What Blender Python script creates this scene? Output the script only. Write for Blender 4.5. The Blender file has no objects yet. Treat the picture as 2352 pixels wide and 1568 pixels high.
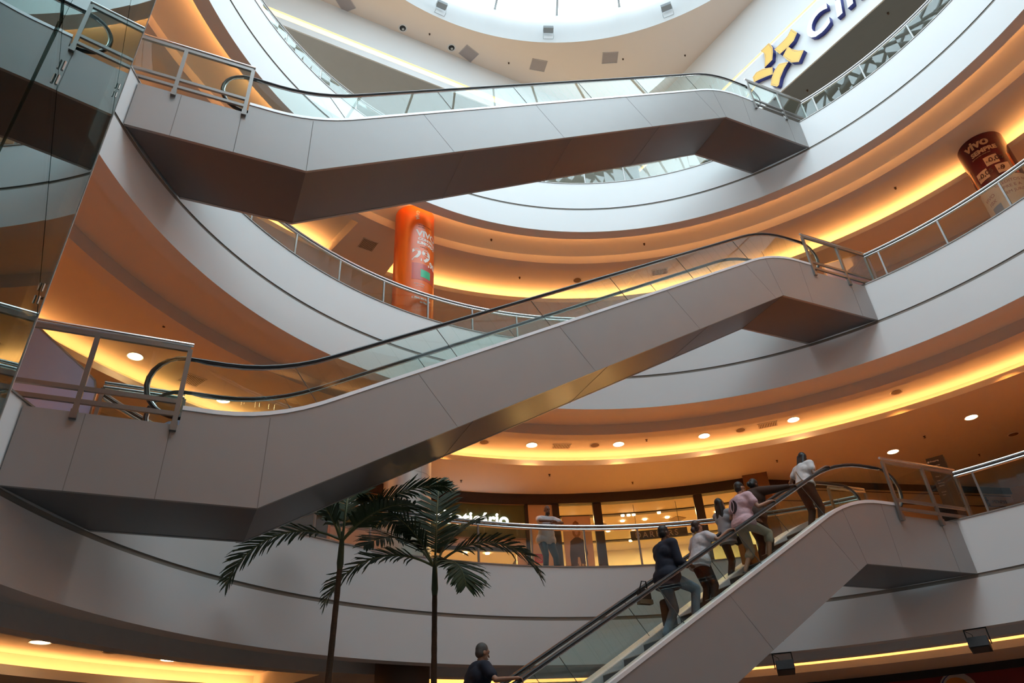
import bpy, bmesh, math, random
from math import sin, cos, pi, radians, sqrt, atan2, degrees
from mathutils import Vector, Matrix
random.seed(7)
SC = bpy.context.scene
COL = SC.collection
# ---------------------------------------------------------------- camera
cam = bpy.data.cameras.new('camera'); camo = bpy.data.objects.new('camera', cam); COL.objects.link(camo)
cam.sensor_width = 36; cam.lens = 25.2286; cam.clip_start = 0.05; cam.clip_end = 300
Rm = Matrix(((0.913775, -0.17849, -0.364905), (-0.402823, -0.514073, -0.757273), (-0.052423, 0.83897, -0.541647)))
camo.matrix_world = Matrix.Translation((-6.0868, -5.307, 1.6647)) @ Rm.to_4x4()
SC.camera = camo
# ---------------------------------------------------------------- world, exposure
w = bpy.data.worlds.new('sky'); SC.world = w; w.use_nodes = True
bg = w.node_tree.nodes['Background']; bg.inputs[0].default_value = (0.76, 0.91, 1.0, 1); bg.inputs[1].default_value = 7.4
SC.view_settings.view_transform = 'Standard'; SC.view_settings.look = 'None'
SC.view_settings.exposure = 0.0; SC.view_settings.gamma = 1.0; SC.view_settings.use_curve_mapping = False
cy = SC.cycles
cy.max_bounces = 10; cy.diffuse_bounces = 4; cy.glossy_bounces = 4; cy.transparent_max_bounces = 24
cy.use_denoising = True; cy.sample_clamp_indirect = 6; cy.caustics_reflective = False; cy.caustics_refractive = False
try: cy.denoiser = 'OPENIMAGEDENOISE'
except Exception: pass
pl = bpy.data.lights.new('skylight_portal', 'AREA'); pl.shape = 'DISK'; pl.size = 19.6; pl.cycles.is_portal = True
plo = bpy.data.objects.new('skylight_portal', pl); plo.location = (0, 0, 29.0); COL.objects.link(plo)

H = 6.0
def lev(k): return H*k
R0 = 9.09
# ---------------------------------------------------------------- materials
MATS = {}
def mat(name, col, rough=0.6, metal=0.0, emit=None, es=0.0, noise=0.04, scale=3.0, spec=0.5, bump=0.0, stretch=None):
    if name in MATS: return MATS[name]
    m = bpy.data.materials.new(name); m.use_nodes = True; nt = m.node_tree; b = nt.nodes['Principled BSDF']
    b.inputs['Roughness'].default_value = rough; b.inputs['Metallic'].default_value = metal
    b.inputs['Specular IOR Level'].default_value = spec
    tc = nt.nodes.new('ShaderNodeTexCoord'); nz = nt.nodes.new('ShaderNodeTexNoise'); nz.inputs['Scale'].default_value = scale
    src = tc.outputs['Object']
    if stretch:
        mp = nt.nodes.new('ShaderNodeMapping'); mp.inputs['Scale'].default_value = stretch
        nt.links.new(src, mp.inputs[0]); src = mp.outputs[0]
    nt.links.new(src, nz.inputs['Vector'])
    mx = nt.nodes.new('ShaderNodeMix'); mx.data_type = 'RGBA'
    mx.inputs[6].default_value = tuple(min(1, c*(1+noise)) for c in col)+(1,)
    mx.inputs[7].default_value = tuple(c*(1-noise) for c in col)+(1,)
    nt.links.new(nz.outputs['Fac'], mx.inputs[0]); nt.links.new(mx.outputs[2], b.inputs['Base Color'])
    if bump:
        bp = nt.nodes.new('ShaderNodeBump'); bp.inputs['Strength'].default_value = bump; bp.inputs['Distance'].default_value = 0.01
        nt.links.new(nz.outputs['Fac'], bp.inputs['Height']); nt.links.new(bp.outputs[0], b.inputs['Normal'])
    if emit:
        b.inputs['Emission Color'].default_value = tuple(emit)+(1,); b.inputs['Emission Strength'].default_value = es
    MATS[name] = m; return m
def glassmat(name, tint=(0.9, 0.96, 0.94), f0=0.05, rough=0.0, gl_=(0.95, 0.98, 1)):
    m = bpy.data.materials.new(name); m.use_nodes = True; nt = m.node_tree; nt.nodes.clear()
    out = nt.nodes.new('ShaderNodeOutputMaterial'); mix = nt.nodes.new('ShaderNodeMixShader')
    tr = nt.nodes.new('ShaderNodeBsdfTransparent'); gl = nt.nodes.new('ShaderNodeBsdfGlossy')
    nz = nt.nodes.new('ShaderNodeTexNoise'); nz.inputs['Scale'].default_value = 1.5
    mc = nt.nodes.new('ShaderNodeMix'); mc.data_type = 'RGBA'; mc.inputs[6].default_value = tint+(1,); mc.inputs[7].default_value = tuple(c*0.98 for c in tint)+(1,)
    nt.links.new(nz.outputs['Fac'], mc.inputs[0]); nt.links.new(mc.outputs[2], tr.inputs[0])
    gl.inputs['Roughness'].default_value = rough; gl.inputs[0].default_value = gl_+(1,)
    ge = nt.nodes.new('ShaderNodeNewGeometry'); dt = nt.nodes.new('ShaderNodeVectorMath'); dt.operation = 'DOT_PRODUCT'
    nt.links.new(ge.outputs['Incoming'], dt.inputs[0]); nt.links.new(ge.outputs['Normal'], dt.inputs[1])
    def mth(op, a, b=None):
        n = nt.nodes.new('ShaderNodeMath'); n.operation = op
        for i, v in enumerate((a, b)):
            if v is None: continue
            if isinstance(v, (int, float)): n.inputs[i].default_value = v
            else: nt.links.new(v, n.inputs[i])
        return n.outputs[0]
    c = mth('ABSOLUTE', dt.outputs['Value']); c = mth('SUBTRACT', 1.0, c); c = mth('POWER', c, 5.0)
    c = mth('MULTIPLY', c, 1-f0); c = mth('ADD', c, f0)
    nt.links.new(c, mix.inputs[0]); nt.links.new(tr.outputs[0], mix.inputs[1]); nt.links.new(gl.outputs[0], mix.inputs[2])
    nt.links.new(mix.outputs[0], out.inputs[0]); MATS[name] = m; return m
WARM = (1.0, 0.41, 0.11)
LW = {1: 8, 2: 66, 3: 22}
PAINT = mat('white_paint', (0.80, 0.80, 0.80), 0.55, noise=0.015, scale=1.2)
CEIL = mat('ceiling_paint', (0.78, 0.75, 0.72), 0.6, noise=0.015, scale=1.0)
GROOVE = mat('groove_grey', (0.30, 0.28, 0.25), 0.6)
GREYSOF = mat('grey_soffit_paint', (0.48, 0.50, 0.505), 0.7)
FLOOR = mat('stone_floor', (0.42, 0.29, 0.18), 0.25, noise=0.1, scale=6)
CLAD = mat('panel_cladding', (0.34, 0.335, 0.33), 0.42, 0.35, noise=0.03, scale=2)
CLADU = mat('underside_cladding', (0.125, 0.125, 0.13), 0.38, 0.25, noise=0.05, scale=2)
SEAM = mat('panel_seam', (0.19, 0.18, 0.17), 0.7)
DECKM = mat('brushed_deck', (0.88, 0.91, 0.94), 0.5, 0.45, noise=0.03, scale=20)
STEEL = mat('stainless_steel', (0.62, 0.61, 0.60), 0.22, 0.95, noise=0.05, scale=12)
STEELD = mat('brushed_steel_post', (0.26, 0.25, 0.24), 0.35, 0.8, noise=0.06, scale=15)
DARKM = mat('dark_metal', (0.03, 0.03, 0.03), 0.5, 0.3)
RUBBER = mat('black_rubber', (0.018, 0.018, 0.02), 0.38)
STEPM = mat('step_metal', (0.05, 0.05, 0.055), 0.45, 0.5, scale=40, noise=0.3)
LAV = mat('sky_sheen_panel', (0.52, 0.60, 0.98), 0.30, 0.5, noise=0.08, scale=2.5)  # bluish sky reflection painted into the base colour
GLASS = glassmat('balustrade_glass', (0.90, 0.955, 0.935), 0.034)
SKYGL = glassmat('skylight_glass', (0.97, 0.98, 0.98), 0.02)
ELGL = glassmat('elevator_glass', (0.45, 0.54, 0.52), 0.08, gl_=(0.72, 0.84, 0.84))
SHOPGL = glassmat('shop_glass', (0.95, 0.96, 0.94), 0.03)
EDGE = mat('frosted_glass_edge', (0.50, 0.49, 0.47), 0.5, noise=0.35, scale=30)
COVE = mat('warm_cove_tube', (1, .8, .5), 0.5, emit=WARM, es=30)
COVEW = mat('warm_slot_light', (1, .8, .5), 0.5, emit=(1.0, 0.62, 0.16), es=3.2)
LAMP = mat('lit_lamp_disc', (1, .9, .8), 0.5, emit=(1.0, 0.62, 0.30), es=26)
LAMPS = mat('lit_shop_lamp', (1, .9, .8), 0.5, emit=(1.0, 0.66, 0.34), es=22)
WHITEEMIT = mat('lit_letter_white', (1, 1, 1), 0.5, emit=(1, 0.98, 0.93), es=2.2)
BROWN = mat('dark_brown_header', (0.016, 0.010, 0.008), 0.45, noise=0.15)
BEIGE = mat('beige_wall', (0.68, 0.52, 0.36), 0.6, noise=0.03)
GREEN = mat('green_sign_board', (0.085, 0.11, 0.035), 0.5, noise=0.25, scale=2.5)
BLUEG = mat('blue_grey_panel', (0.05, 0.06, 0.075), 0.6)
SHOPW = mat('shop_cream', (0.80, 0.72, 0.56), 0.6, noise=0.03)
SHOPY = mat('shop_yellow', (0.75, 0.52, 0.10), 0.6, noise=0.05)
REDM = mat('dark_red_board', (0.20, 0.006, 0.006), 0.45, noise=0.2, scale=2)
CHARC = mat('charcoal', (0.02, 0.02, 0.022), 0.6)
# ---------------------------------------------------------------- helpers
def obj(name, me, parent=None, loc=None):
    o = bpy.data.objects.new(name, me); COL.objects.link(o)
    if parent: o.parent = parent
    if loc is not None: o.location = loc
    return o
def fin(name, bm, m, parent=None, smooth=False, kind=None, loc=None):
    me = bpy.data.meshes.new(name); bm.to_mesh(me); bm.free()
    for x in (m if isinstance(m, (list, tuple)) else [m]): me.materials.append(x)
    if smooth:
        for p in me.polygons: p.use_smooth = True
    if any(p.use_smooth for p in me.polygons): me.set_sharp_from_angle(angle=0.6)
    o = obj(name, me, parent, loc)
    if kind: o['kind'] = kind
    return o
def tag(o, label, cat, group=None):
    o['label'] = label; o['category'] = cat
    if group: o['group'] = group
    return o
def thing(name, label, cat, loc=(0, 0, 0), rz=0.0, group=None):
    o = bpy.data.objects.new(name, None); COL.objects.link(o); o.location = loc; o.rotation_euler = (0, 0, rz)
    o.empty_display_size = 0.2
    return tag(o, label, cat, group)
def dup(root, loc=None, rz=None, label=None, group=None):
    r = root.copy(); COL.objects.link(r)
    if loc is not None: r.location = loc
    if rz is not None: r.rotation_euler = (0, 0, rz)
    if label: r['label'] = label
    if group: r['group'] = group
    for c in root.children:
        d = c.copy(); COL.objects.link(d); d.parent = r
        for g in c.children:
            e = g.copy(); COL.objects.link(e); e.parent = d
    return r
def quad(bm, a, b, c, d, mi=0):
    f = bm.faces.new([bm.verts.new(p) for p in (a, b, c, d)]); f.material_index = mi; return f
def box(bm, x0, x1, y0, y1, z0, z1, M=None, mi=0):
    vs = [Vector((x, y, z)) for x in (x0, x1) for y in (y0, y1) for z in (z0, z1)]
    if M is not None: vs = [M @ v for v in vs]
    v = [bm.verts.new(p) for p in vs]
    for q in ((0, 1, 3, 2), (4, 6, 7, 5), (0, 4, 5, 1), (2, 3, 7, 6), (0, 2, 6, 4), (1, 5, 7, 3)):
        f = bm.faces.new([v[i] for i in q]); f.material_index = mi
def orient(p, q):
    d = (Vector(q)-Vector(p)); z = d.normalized()
    up = Vector((0, 0, 1)) if abs(z.z) < 0.99 else Vector((1, 0, 0))
    x = up.cross(z).normalized(); y = z.cross(x)
    return Matrix((x, y, z)).transposed(), d.length
def beam(bm, p, q, w_, h_, mi=0):
    """box bar from p to q, width w_ horizontally, h_ vertically"""
    Rr, L = orient(p, q); M = Matrix.Translation(p) @ Rr.to_4x4()
    box(bm, -w_/2, w_/2, -h_/2, h_/2, 0, L, M, mi)
def tube(bm, pts, r, n=10, caps=True, rs=None, flat=1.0):
    pts = [Vector(p) for p in pts]; rings = []
    prevx = None
    for i, p in enumerate(pts):
        d = (pts[min(i+1, len(pts)-1)]-pts[max(i-1, 0)]).normalized()
        up = Vector((0, 0, 1)) if abs(d.z) < 0.97 else Vector((0, 1, 0))
        x = up.cross(d).normalized() if prevx is None else (prevx-d*prevx.dot(d)).normalized()
        prevx = x; y = d.cross(x); rr = rs[i] if rs else r
        rings.append([bm.verts.new(p+x*cos(2*pi*j/n)*rr+y*sin(2*pi*j/n)*rr*flat) for j in range(n)])
    for a, b in zip(rings, rings[1:]):
        for j in range(n): bm.faces.new((a[j], a[(j+1) % n], b[(j+1) % n], b[j]))
    if caps: bm.faces.new(rings[0][::-1]); bm.faces.new(rings[-1])
def cyl(bm, c, r, z0, z1, n=24, mi=0):
    a = [bm.verts.new((c[0]+r*cos(2*pi*i/n), c[1]+r*sin(2*pi*i/n), z0)) for i in range(n)]
    b = [bm.verts.new((c[0]+r*cos(2*pi*i/n), c[1]+r*sin(2*pi*i/n), z1)) for i in range(n)]
    for i in range(n):
        f = bm.faces.new((a[i], a[(i+1) % n], b[(i+1) % n], b[i])); f.material_index = mi
    f = bm.faces.new(a[::-1]); f.material_index = mi; f = bm.faces.new(b); f.material_index = mi
def lathe(bm, prof, a0=0., a1=360., step=2.5, c=(0, 0), closed=False, capends=False):
    """sweep a profile of (r,z) around the vertical axis"""
    n = max(2, int(round((a1-a0)/step))+1); full = abs(a1-a0-360) < 1e-6
    rows = []
    for i in range(n-1 if full else n):
        a = radians(a0+(a1-a0)*i/(n-1)); rows.append([bm.verts.new((c[0]+r*cos(a), c[1]+r*sin(a), z)) for r, z in prof])
    m = len(prof); rng = range(m) if closed else range(m-1)
    for i in range(len(rows) if full else len(rows)-1):
        A = rows[i]; B = rows[(i+1) % len(rows)]
        for j in rng: bm.faces.new((A[j], B[j], B[(j+1) % m], A[(j+1) % m]))
    if capends and closed and not full: bm.faces.new(rows[0][::-1]); bm.faces.new(rows[-1])
def arcbox(bm, r0, r1, a0, a1, z0, z1, step=1.5):
    lathe(bm, [(r0, z0), (r1, z0), (r1, z1), (r0, z1)], a0, a1, step, closed=True, capends=True)
def P(r, a, z): return Vector((r*cos(radians(a)), r*sin(radians(a)), z))
DG = None
def textmesh(body, size=1.0, extrude=0.0, mats=None, align='LEFT', shear=0.0, bold=0.0, spacing=1.0):
    cu = bpy.data.curves.new('t', 'FONT'); cu.body = body; cu.size = size; cu.extrude = extrude; cu.align_x = align; cu.shear = shear
    cu.offset = bold; cu.space_character = spacing; cu.resolution_u = 4
    o = bpy.data.objects.new('t', cu); COL.objects.link(o); bpy.context.view_layer.update()
    me = bpy.data.meshes.new_from_object(o.evaluated_get(bpy.context.evaluated_depsgraph_get()))
    bpy.data.objects.remove(o); bpy.data.curves.remove(cu)
    me.materials.clear()
    for m in (mats or []): me.materials.append(m)
    return me
def warp(me, f):
    for v in me.vertices: v.co = f(v.co)
    return me
def ring_text(name, body, size, r, a_left, z, m, parent=None, facing=1, c=(0, 0), bold=0.0, depth=0.01, rot90=False, spacing=1.0, shear=0.0):
    """text wrapped on a vertical cylinder; facing=-1 reads from inside the circle (angles fall to the reader's right)"""
    me = textmesh(body, size, depth, [m], bold=bold, spacing=spacing, shear=shear)
    def f(v):
        x, y = (-v.y, v.x) if rot90 else (v.x, v.y)
        a = radians(a_left) + facing*x/r; rr = r + facing*(v.z+depth)
        return Vector((c[0]+rr*cos(a), c[1]+rr*sin(a), z+y))
    o = obj(name, warp(me, f), parent); return o
def prism(bm, poly, y0, y1, mi=0):
    """extrude an (x,z) polygon between y0 and y1"""
    a = [bm.verts.new((x, y0, z)) for x, z in poly]; b = [bm.verts.new((x, y1, z)) for x, z in poly]
    for vs in (a, b[::-1]):
        f = bm.faces.new(vs); f.material_index = mi
    n = len(poly)
    for i in range(n):
        f = bm.faces.new((a[i], b[i], b[(i+1) % n], a[(i+1) % n])); f.material_index = mi
    return a, b
def strip_prism(bm, bot, top, y0, y1, mi=0):
    """ribbon between two polylines of equal length (x,z), thick from y0 to y1"""
    for i in range(len(bot)-1): 
        prism(bm, [bot[i], bot[i+1], top[i+1], top[i]], y0, y1, mi)
def cleanup(bm): bmesh.ops.remove_doubles(bm, verts=bm.verts, dist=1e-5)

# ================================================================ STRUCTURE
# floors
bm = bmesh.new(); lathe(bm, [(0.01, 0), (22, 0), (22, -0.4), (0.01, -0.4)], 0, 360, 6, closed=True); fin('floor', bm, mat('dark_stone_floor', (0.19, 0.19, 0.19), 0.3, noise=0.15, scale=4), kind='structure')
for k in (1, 2, 3):
    z = lev(k)
    bm = bmesh.new(); lathe(bm, [(R0+0.12, z), (22, z), (22, z-0.3), (R0+0.12, z-0.3)], 0, 360, 3, closed=True)
    fin('floor', bm, FLOOR, kind='structure')
    # balcony fascia with a recessed groove
    zb = z-1.96
    bm = bmesh.new()
    lathe(bm, [(R0, zb), (R0, z-1.085), (R0+0.018, z-1.085), (R0+0.018, z-1.01), (R0, z-1.01), (R0, z+0.05), (R0+0.33, z+0.05)], 0, 360, 1.5)
    for f in bm.faces:
        c = f.calc_center_median(); f.material_index = 1 if (z-1.09 < c.z < z-1.005) else 0
        f.smooth = True
    fin('wall_balcony', bm, [PAINT, GROOVE], kind='structure')
    bm = bmesh.new(); arcbox(bm, R0-0.015, R0+0.12, 0, 360, z+0.05, z+0.075, 1.5)
    fin('trim_%d' % k, bm, mat('grey_edge_trim', (0.32, 0.30, 0.28), 0.4, 0.5), kind='structure', smooth=False)
# balcony ceilings
def ceiling_level(k):
    z0 = lev(k)-1.96
    bm = bmesh.new()
    lathe(bm, [(R0, z0), (9.42, z0), (9.42, z0+0.085), (9.40, z0+0.085), (9.40, z0+0.03), (9.14, z0+0.03), (9.14, z0+0.30), (10.60, z0+0.30), (10.60, z0), (10.93, z0), (10.93, z0+0.18)], 0, 360, 1.5)
    def rec(a0, a1, ro, zc=0.42):
        lathe(bm, [(10.93, z0+0.18), (10.93, z0+zc), (ro+0.36, z0+zc), (ro+0.36, z0+0.04), (ro+0.03, z0+0.04), (ro+0.03, z0+0.165), (ro, z0+0.165), (ro, z0), (22, z0)], a0, a1, 1.5)
        for a in (a0, a1):
            quad(bm, P(10.93, a, z0), P(ro+0.36, a, z0), P(ro+0.36, a, z0+zc), P(10.93, a, z0+zc))
    if k == 3: rec(-101, 98.3, 12.69); rec(107, 259, 12.69)
    else: rec(-101, 98.3, 12.69); rec(107, 259, 13.75 if k == 1 else 13.45)
    lathe(bm, [(10.93, z0+0.18), (10.93, z0), (22, z0)], 98.3, 107, 1.5)
    for f in bm.faces: f.smooth = False
    fin('ceiling', bm, CEIL, kind='structure')
for k in (1, 2, 3): ceiling_level(k)
# cove light tubes
def cove_tube(k, r, a0, a1, dz, label, m=None):
    z = lev(k)-1.96+dz; bm = bmesh.new(); lathe(bm, [(r-0.02, z), (r+0.02, z), (r+0.02, z+0.03), (r-0.02, z+0.03)], a0, a1, 3, closed=True, capends=True)
    return tag(fin('cove_light', bm, m or COVE), label, 'light', 'warm cove light strips')
COVE0 = mat('ground_cove_tube', (1, .8, .5), 0.5, emit=WARM, es=17)
names_ = {1: 'ground', 2: 'first', 3: 'second'}
for k in (1, 2, 3):
    cove_tube(k, 12.86, -100, 97.8, 0.11, 'warm strip light glowing above the ceiling lip over the %s gallery storefronts' % names_[k], COVE0 if k < 3 else None)
    cove_tube(k, (12.86 if k == 3 else (13.92 if k == 1 else 13.62)), 107.5, 258, 0.11, 'warm strip light in the ceiling cove left of the column, %s storey' % names_[k], COVE0 if k < 3 else None)
cove_tube(3, 9.27, 0, 359.9, 0.06, 'faint strip light hidden in the narrow inner ceiling groove above the upper gallery', mat('dim_cove_tube', (1, .8, .5), 0.5, emit=WARM, es=30))
# outer walls of the storeys
for k in (0, 1, 2):
    z0 = lev(k); z1 = lev(k+1)-1.96
    if k == 1:
        segs = [(107, 400-25)]
    else: segs = [(0, 360)]
    for a0, a1 in segs:
        bm = bmesh.new(); arcbox(bm, 15.1, 15.25, a0, a1, z0, z1, 3); fin('wall_storefront', bm, BEIGE, kind='structure')

# ---- upper hall above the third floor
nR = Vector((sin(radians(99.3)), -cos(radians(99.3)), 0)); dR = Vector((cos(radians(99.3)), sin(radians(99.3)), 0)); AR = Vector((10.36, 3.5, 0))
nL = Vector((-sin(radians(4)), cos(radians(4)), 0)); dL = Vector((cos(radians(4)), sin(radians(4)), 0)); AL = Vector((-3.6, 11.33, 0))
def line_x(p, d, q, e):
    den = d.x*e.y-d.y*e.x; t = ((q-p).x*e.y-(q-p).y*e.x)/den; return p+d*t
ZC = 27.1
cornerA = line_x(AR, dR, AL, dL)
poly = [cornerA, line_x(AL, dL, Vector((-12.6, 0, 0)), Vector((0, 1, 0))), Vector((-12.6, -12.6, 0)), line_x(AR, dR, Vector((0, -12.6, 0)), Vector((1, 0, 0)))]
def raypoly(a):
    d = Vector((cos(a), sin(a), 0)); best = None
    for i in range(4):
        p, q = poly[i], poly[(i+1) % 4]; e = q-p; den = d.x*e.y-d.y*e.x
        if abs(den) < 1e-9: continue
        t = (p.x*e.y-p.y*e.x)/den; s = (p.x*d.y-p.y*d.x)/den
        if t > 0 and -1e-6 <= s <= 1+1e-6 and (best is None or t < best): best = t
    return d*best
angs = sorted([2*pi*i/180 for i in range(180)]+[atan2(p.y, p.x) % (2*pi) for p in poly])
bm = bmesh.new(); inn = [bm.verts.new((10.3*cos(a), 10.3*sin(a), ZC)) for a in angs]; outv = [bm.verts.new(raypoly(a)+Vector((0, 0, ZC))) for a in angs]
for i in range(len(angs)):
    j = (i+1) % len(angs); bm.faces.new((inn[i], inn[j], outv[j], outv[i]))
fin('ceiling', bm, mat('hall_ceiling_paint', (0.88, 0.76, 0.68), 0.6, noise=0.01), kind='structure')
bm = bmesh.new(); arcbox(bm, 10.299, 10.5, 0, 360, ZC+0.004, 29.0, 2)
for f in bm.faces: f.smooth = False
fin('wall_skylight', bm, PAINT, kind='structure')
def wallseg(name, p, q, z0, z1, nrm, th, m):
    bm = bmesh.new(); n_ = nrm*th
    v = [p, q, q+n_, p+n_]; lo = [bm.verts.new((a.x, a.y, z0)) for a in v]; hi = [bm.verts.new((a.x, a.y, z1)) for a in v]
    bm.faces.new(lo[::-1]); bm.faces.new(hi)
    for i in range(4): bm.faces.new((lo[i], lo[(i+1) % 4], hi[(i+1) % 4], hi[i]))
    return fin(name, bm, m, kind='structure')
# right hand wall with light slot at z 24.25-24.42
pR0, pR1 = poly[3], poly[0]
wallseg('wall_right', pR0, pR1, 22.03, 24.30, nR, 0.05, PAINT)
wallseg('wall_right', pR0, pR1, 24.44, ZC+0.2, nR, 0.3, PAINT)
bm = bmesh.new(); M = None
pL0, pL1 = poly[1], poly[0]
wallseg('wall_back', pL0, pL1, 24.83, 25.18, nL, 0.05, PAINT)
wallseg('wall_back', pL0, pL1, 25.52, ZC+0.2, nL, 0.3, PAINT)
def slot(p, q, z0, z1, nrm, label):
    bm = bmesh.new(); a = p+nrm*0.06; b = q+nrm*0.06; c = q+nrm*0.12; d = p+nrm*0.12
    lo = [bm.verts.new((v.x, v.y, z0)) for v in (a, b, c, d)]; hi = [bm.verts.new((v.x, v.y, z1)) for v in (a, b, c, d)]
    bm.faces.new(lo[::-1]); bm.faces.new(hi)
    for i in range(4): bm.faces.new((lo[i], lo[(i+1) % 4], hi[(i+1) % 4], hi[i]))
    tag(fin('wall_light', bm, COVEW), label, 'light')
slot(pR0, pR1, 24.30, 24.44, nR, 'long yellow light slot in the white wall above the film strip sign')
slot(pL0, pL1, 25.18, 25.52, nL, 'long yellow light slot along the back wall above the grey soffit')
bm = bmesh.new(); box(bm, -12.75, -12.6, -12.6, 12, 18, ZC+0.2); fin('wall_left', bm, PAINT, kind='structure')
bm = bmesh.new(); box(bm, -12.6, 13.2, -12.75, -12.6, 18, ZC+0.2); fin('wall_front', bm, PAINT, kind='structure')
# grey soffits outside the walls
bm = bmesh.new()
a = pR0; b = pR1
for z in (22.045,):
    quad(bm, (a.x+.06, a.y, z), (b.x+.06, b.y, z), (22, b.y, z), (22, a.y, z))
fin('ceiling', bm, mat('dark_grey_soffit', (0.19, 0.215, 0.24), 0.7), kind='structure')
bm = bmesh.new(); a, b = pL0, pL1
quad(bm, (a.x, a.y+.06, 24.85), (b.x, b.y+.06, 24.85), (b.x, 22, 24.85), (a.x, 22, 24.85))
quad(bm, (b.x, b.y, 24.85), (22, b.y, 24.85), (22, 22, 24.85), (b.x, 22, 24.85))
fin('ceiling', bm, GREYSOF, kind='structure')
bm = bmesh.new(); lathe(bm, [(21.9, 18), (21.9, 25)], 0, 360, 6); fin('wall_outer', bm, PAINT, kind='structure')
bm = bmesh.new(); lathe(bm, [(21.95, 0), (21.95, 18)], 0, 360, 6); fin('wall_outer', bm, BEIGE, kind='structure')
# skylight: panes, mullions, tubular truss
bm = bmesh.new(); lathe(bm, [(10.4, 29.02), (10.4, 29.05), (0.05, 31.6), (0.05, 31.57)], 0, 360, 15, closed=True); fin('window_skylight', bm, SKYGL, kind='structure')
MULL = mat('white_mullion', (0.62, 0.66, 0.68), 0.5)
bm = bmesh.new()
for i in range(25):
    a = 81.4-14.4*i; beam(bm, P(10.35, a, 28.98), P(0.2, a, 31.5), 0.09, 0.12)
fin('window_mullions', bm, MULL, kind='structure')
bm = bmesh.new(); N = 5; S_ = 4.2
TR = mat('truss_grey', (0.40, 0.42, 0.41), 0.5, 0.2)
def node(i, j, top): return Vector(((i+(0.5 if top else 0))*S_, (j+(0.5 if top else 0))*S_, 29.2 if not top else 30.4))
inr = lambda v: v.xy.length < 8.2
for i in range(-N, N+1):
    for j in range(-N, N+1):
        b0 = node(i, j, 0)
        for d in ((1, 1), (1, -1)):
            b1 = node(i+d[0], j+d[1], 0)
            if inr(b0) and inr(b1): tube(bm, [b0, b1], 0.19, 10)
        for d in ((0, 0), (-1, 0), (0, -1), (-1, -1)):
            t = node(i+d[0], j+d[1], 1)
            if inr(b0) and t.xy.length < 7.8: tube(bm, [b0, t], 0.085, 8)
fin('ceiling_truss', bm, TR, kind='structure', smooth=True)

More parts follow.
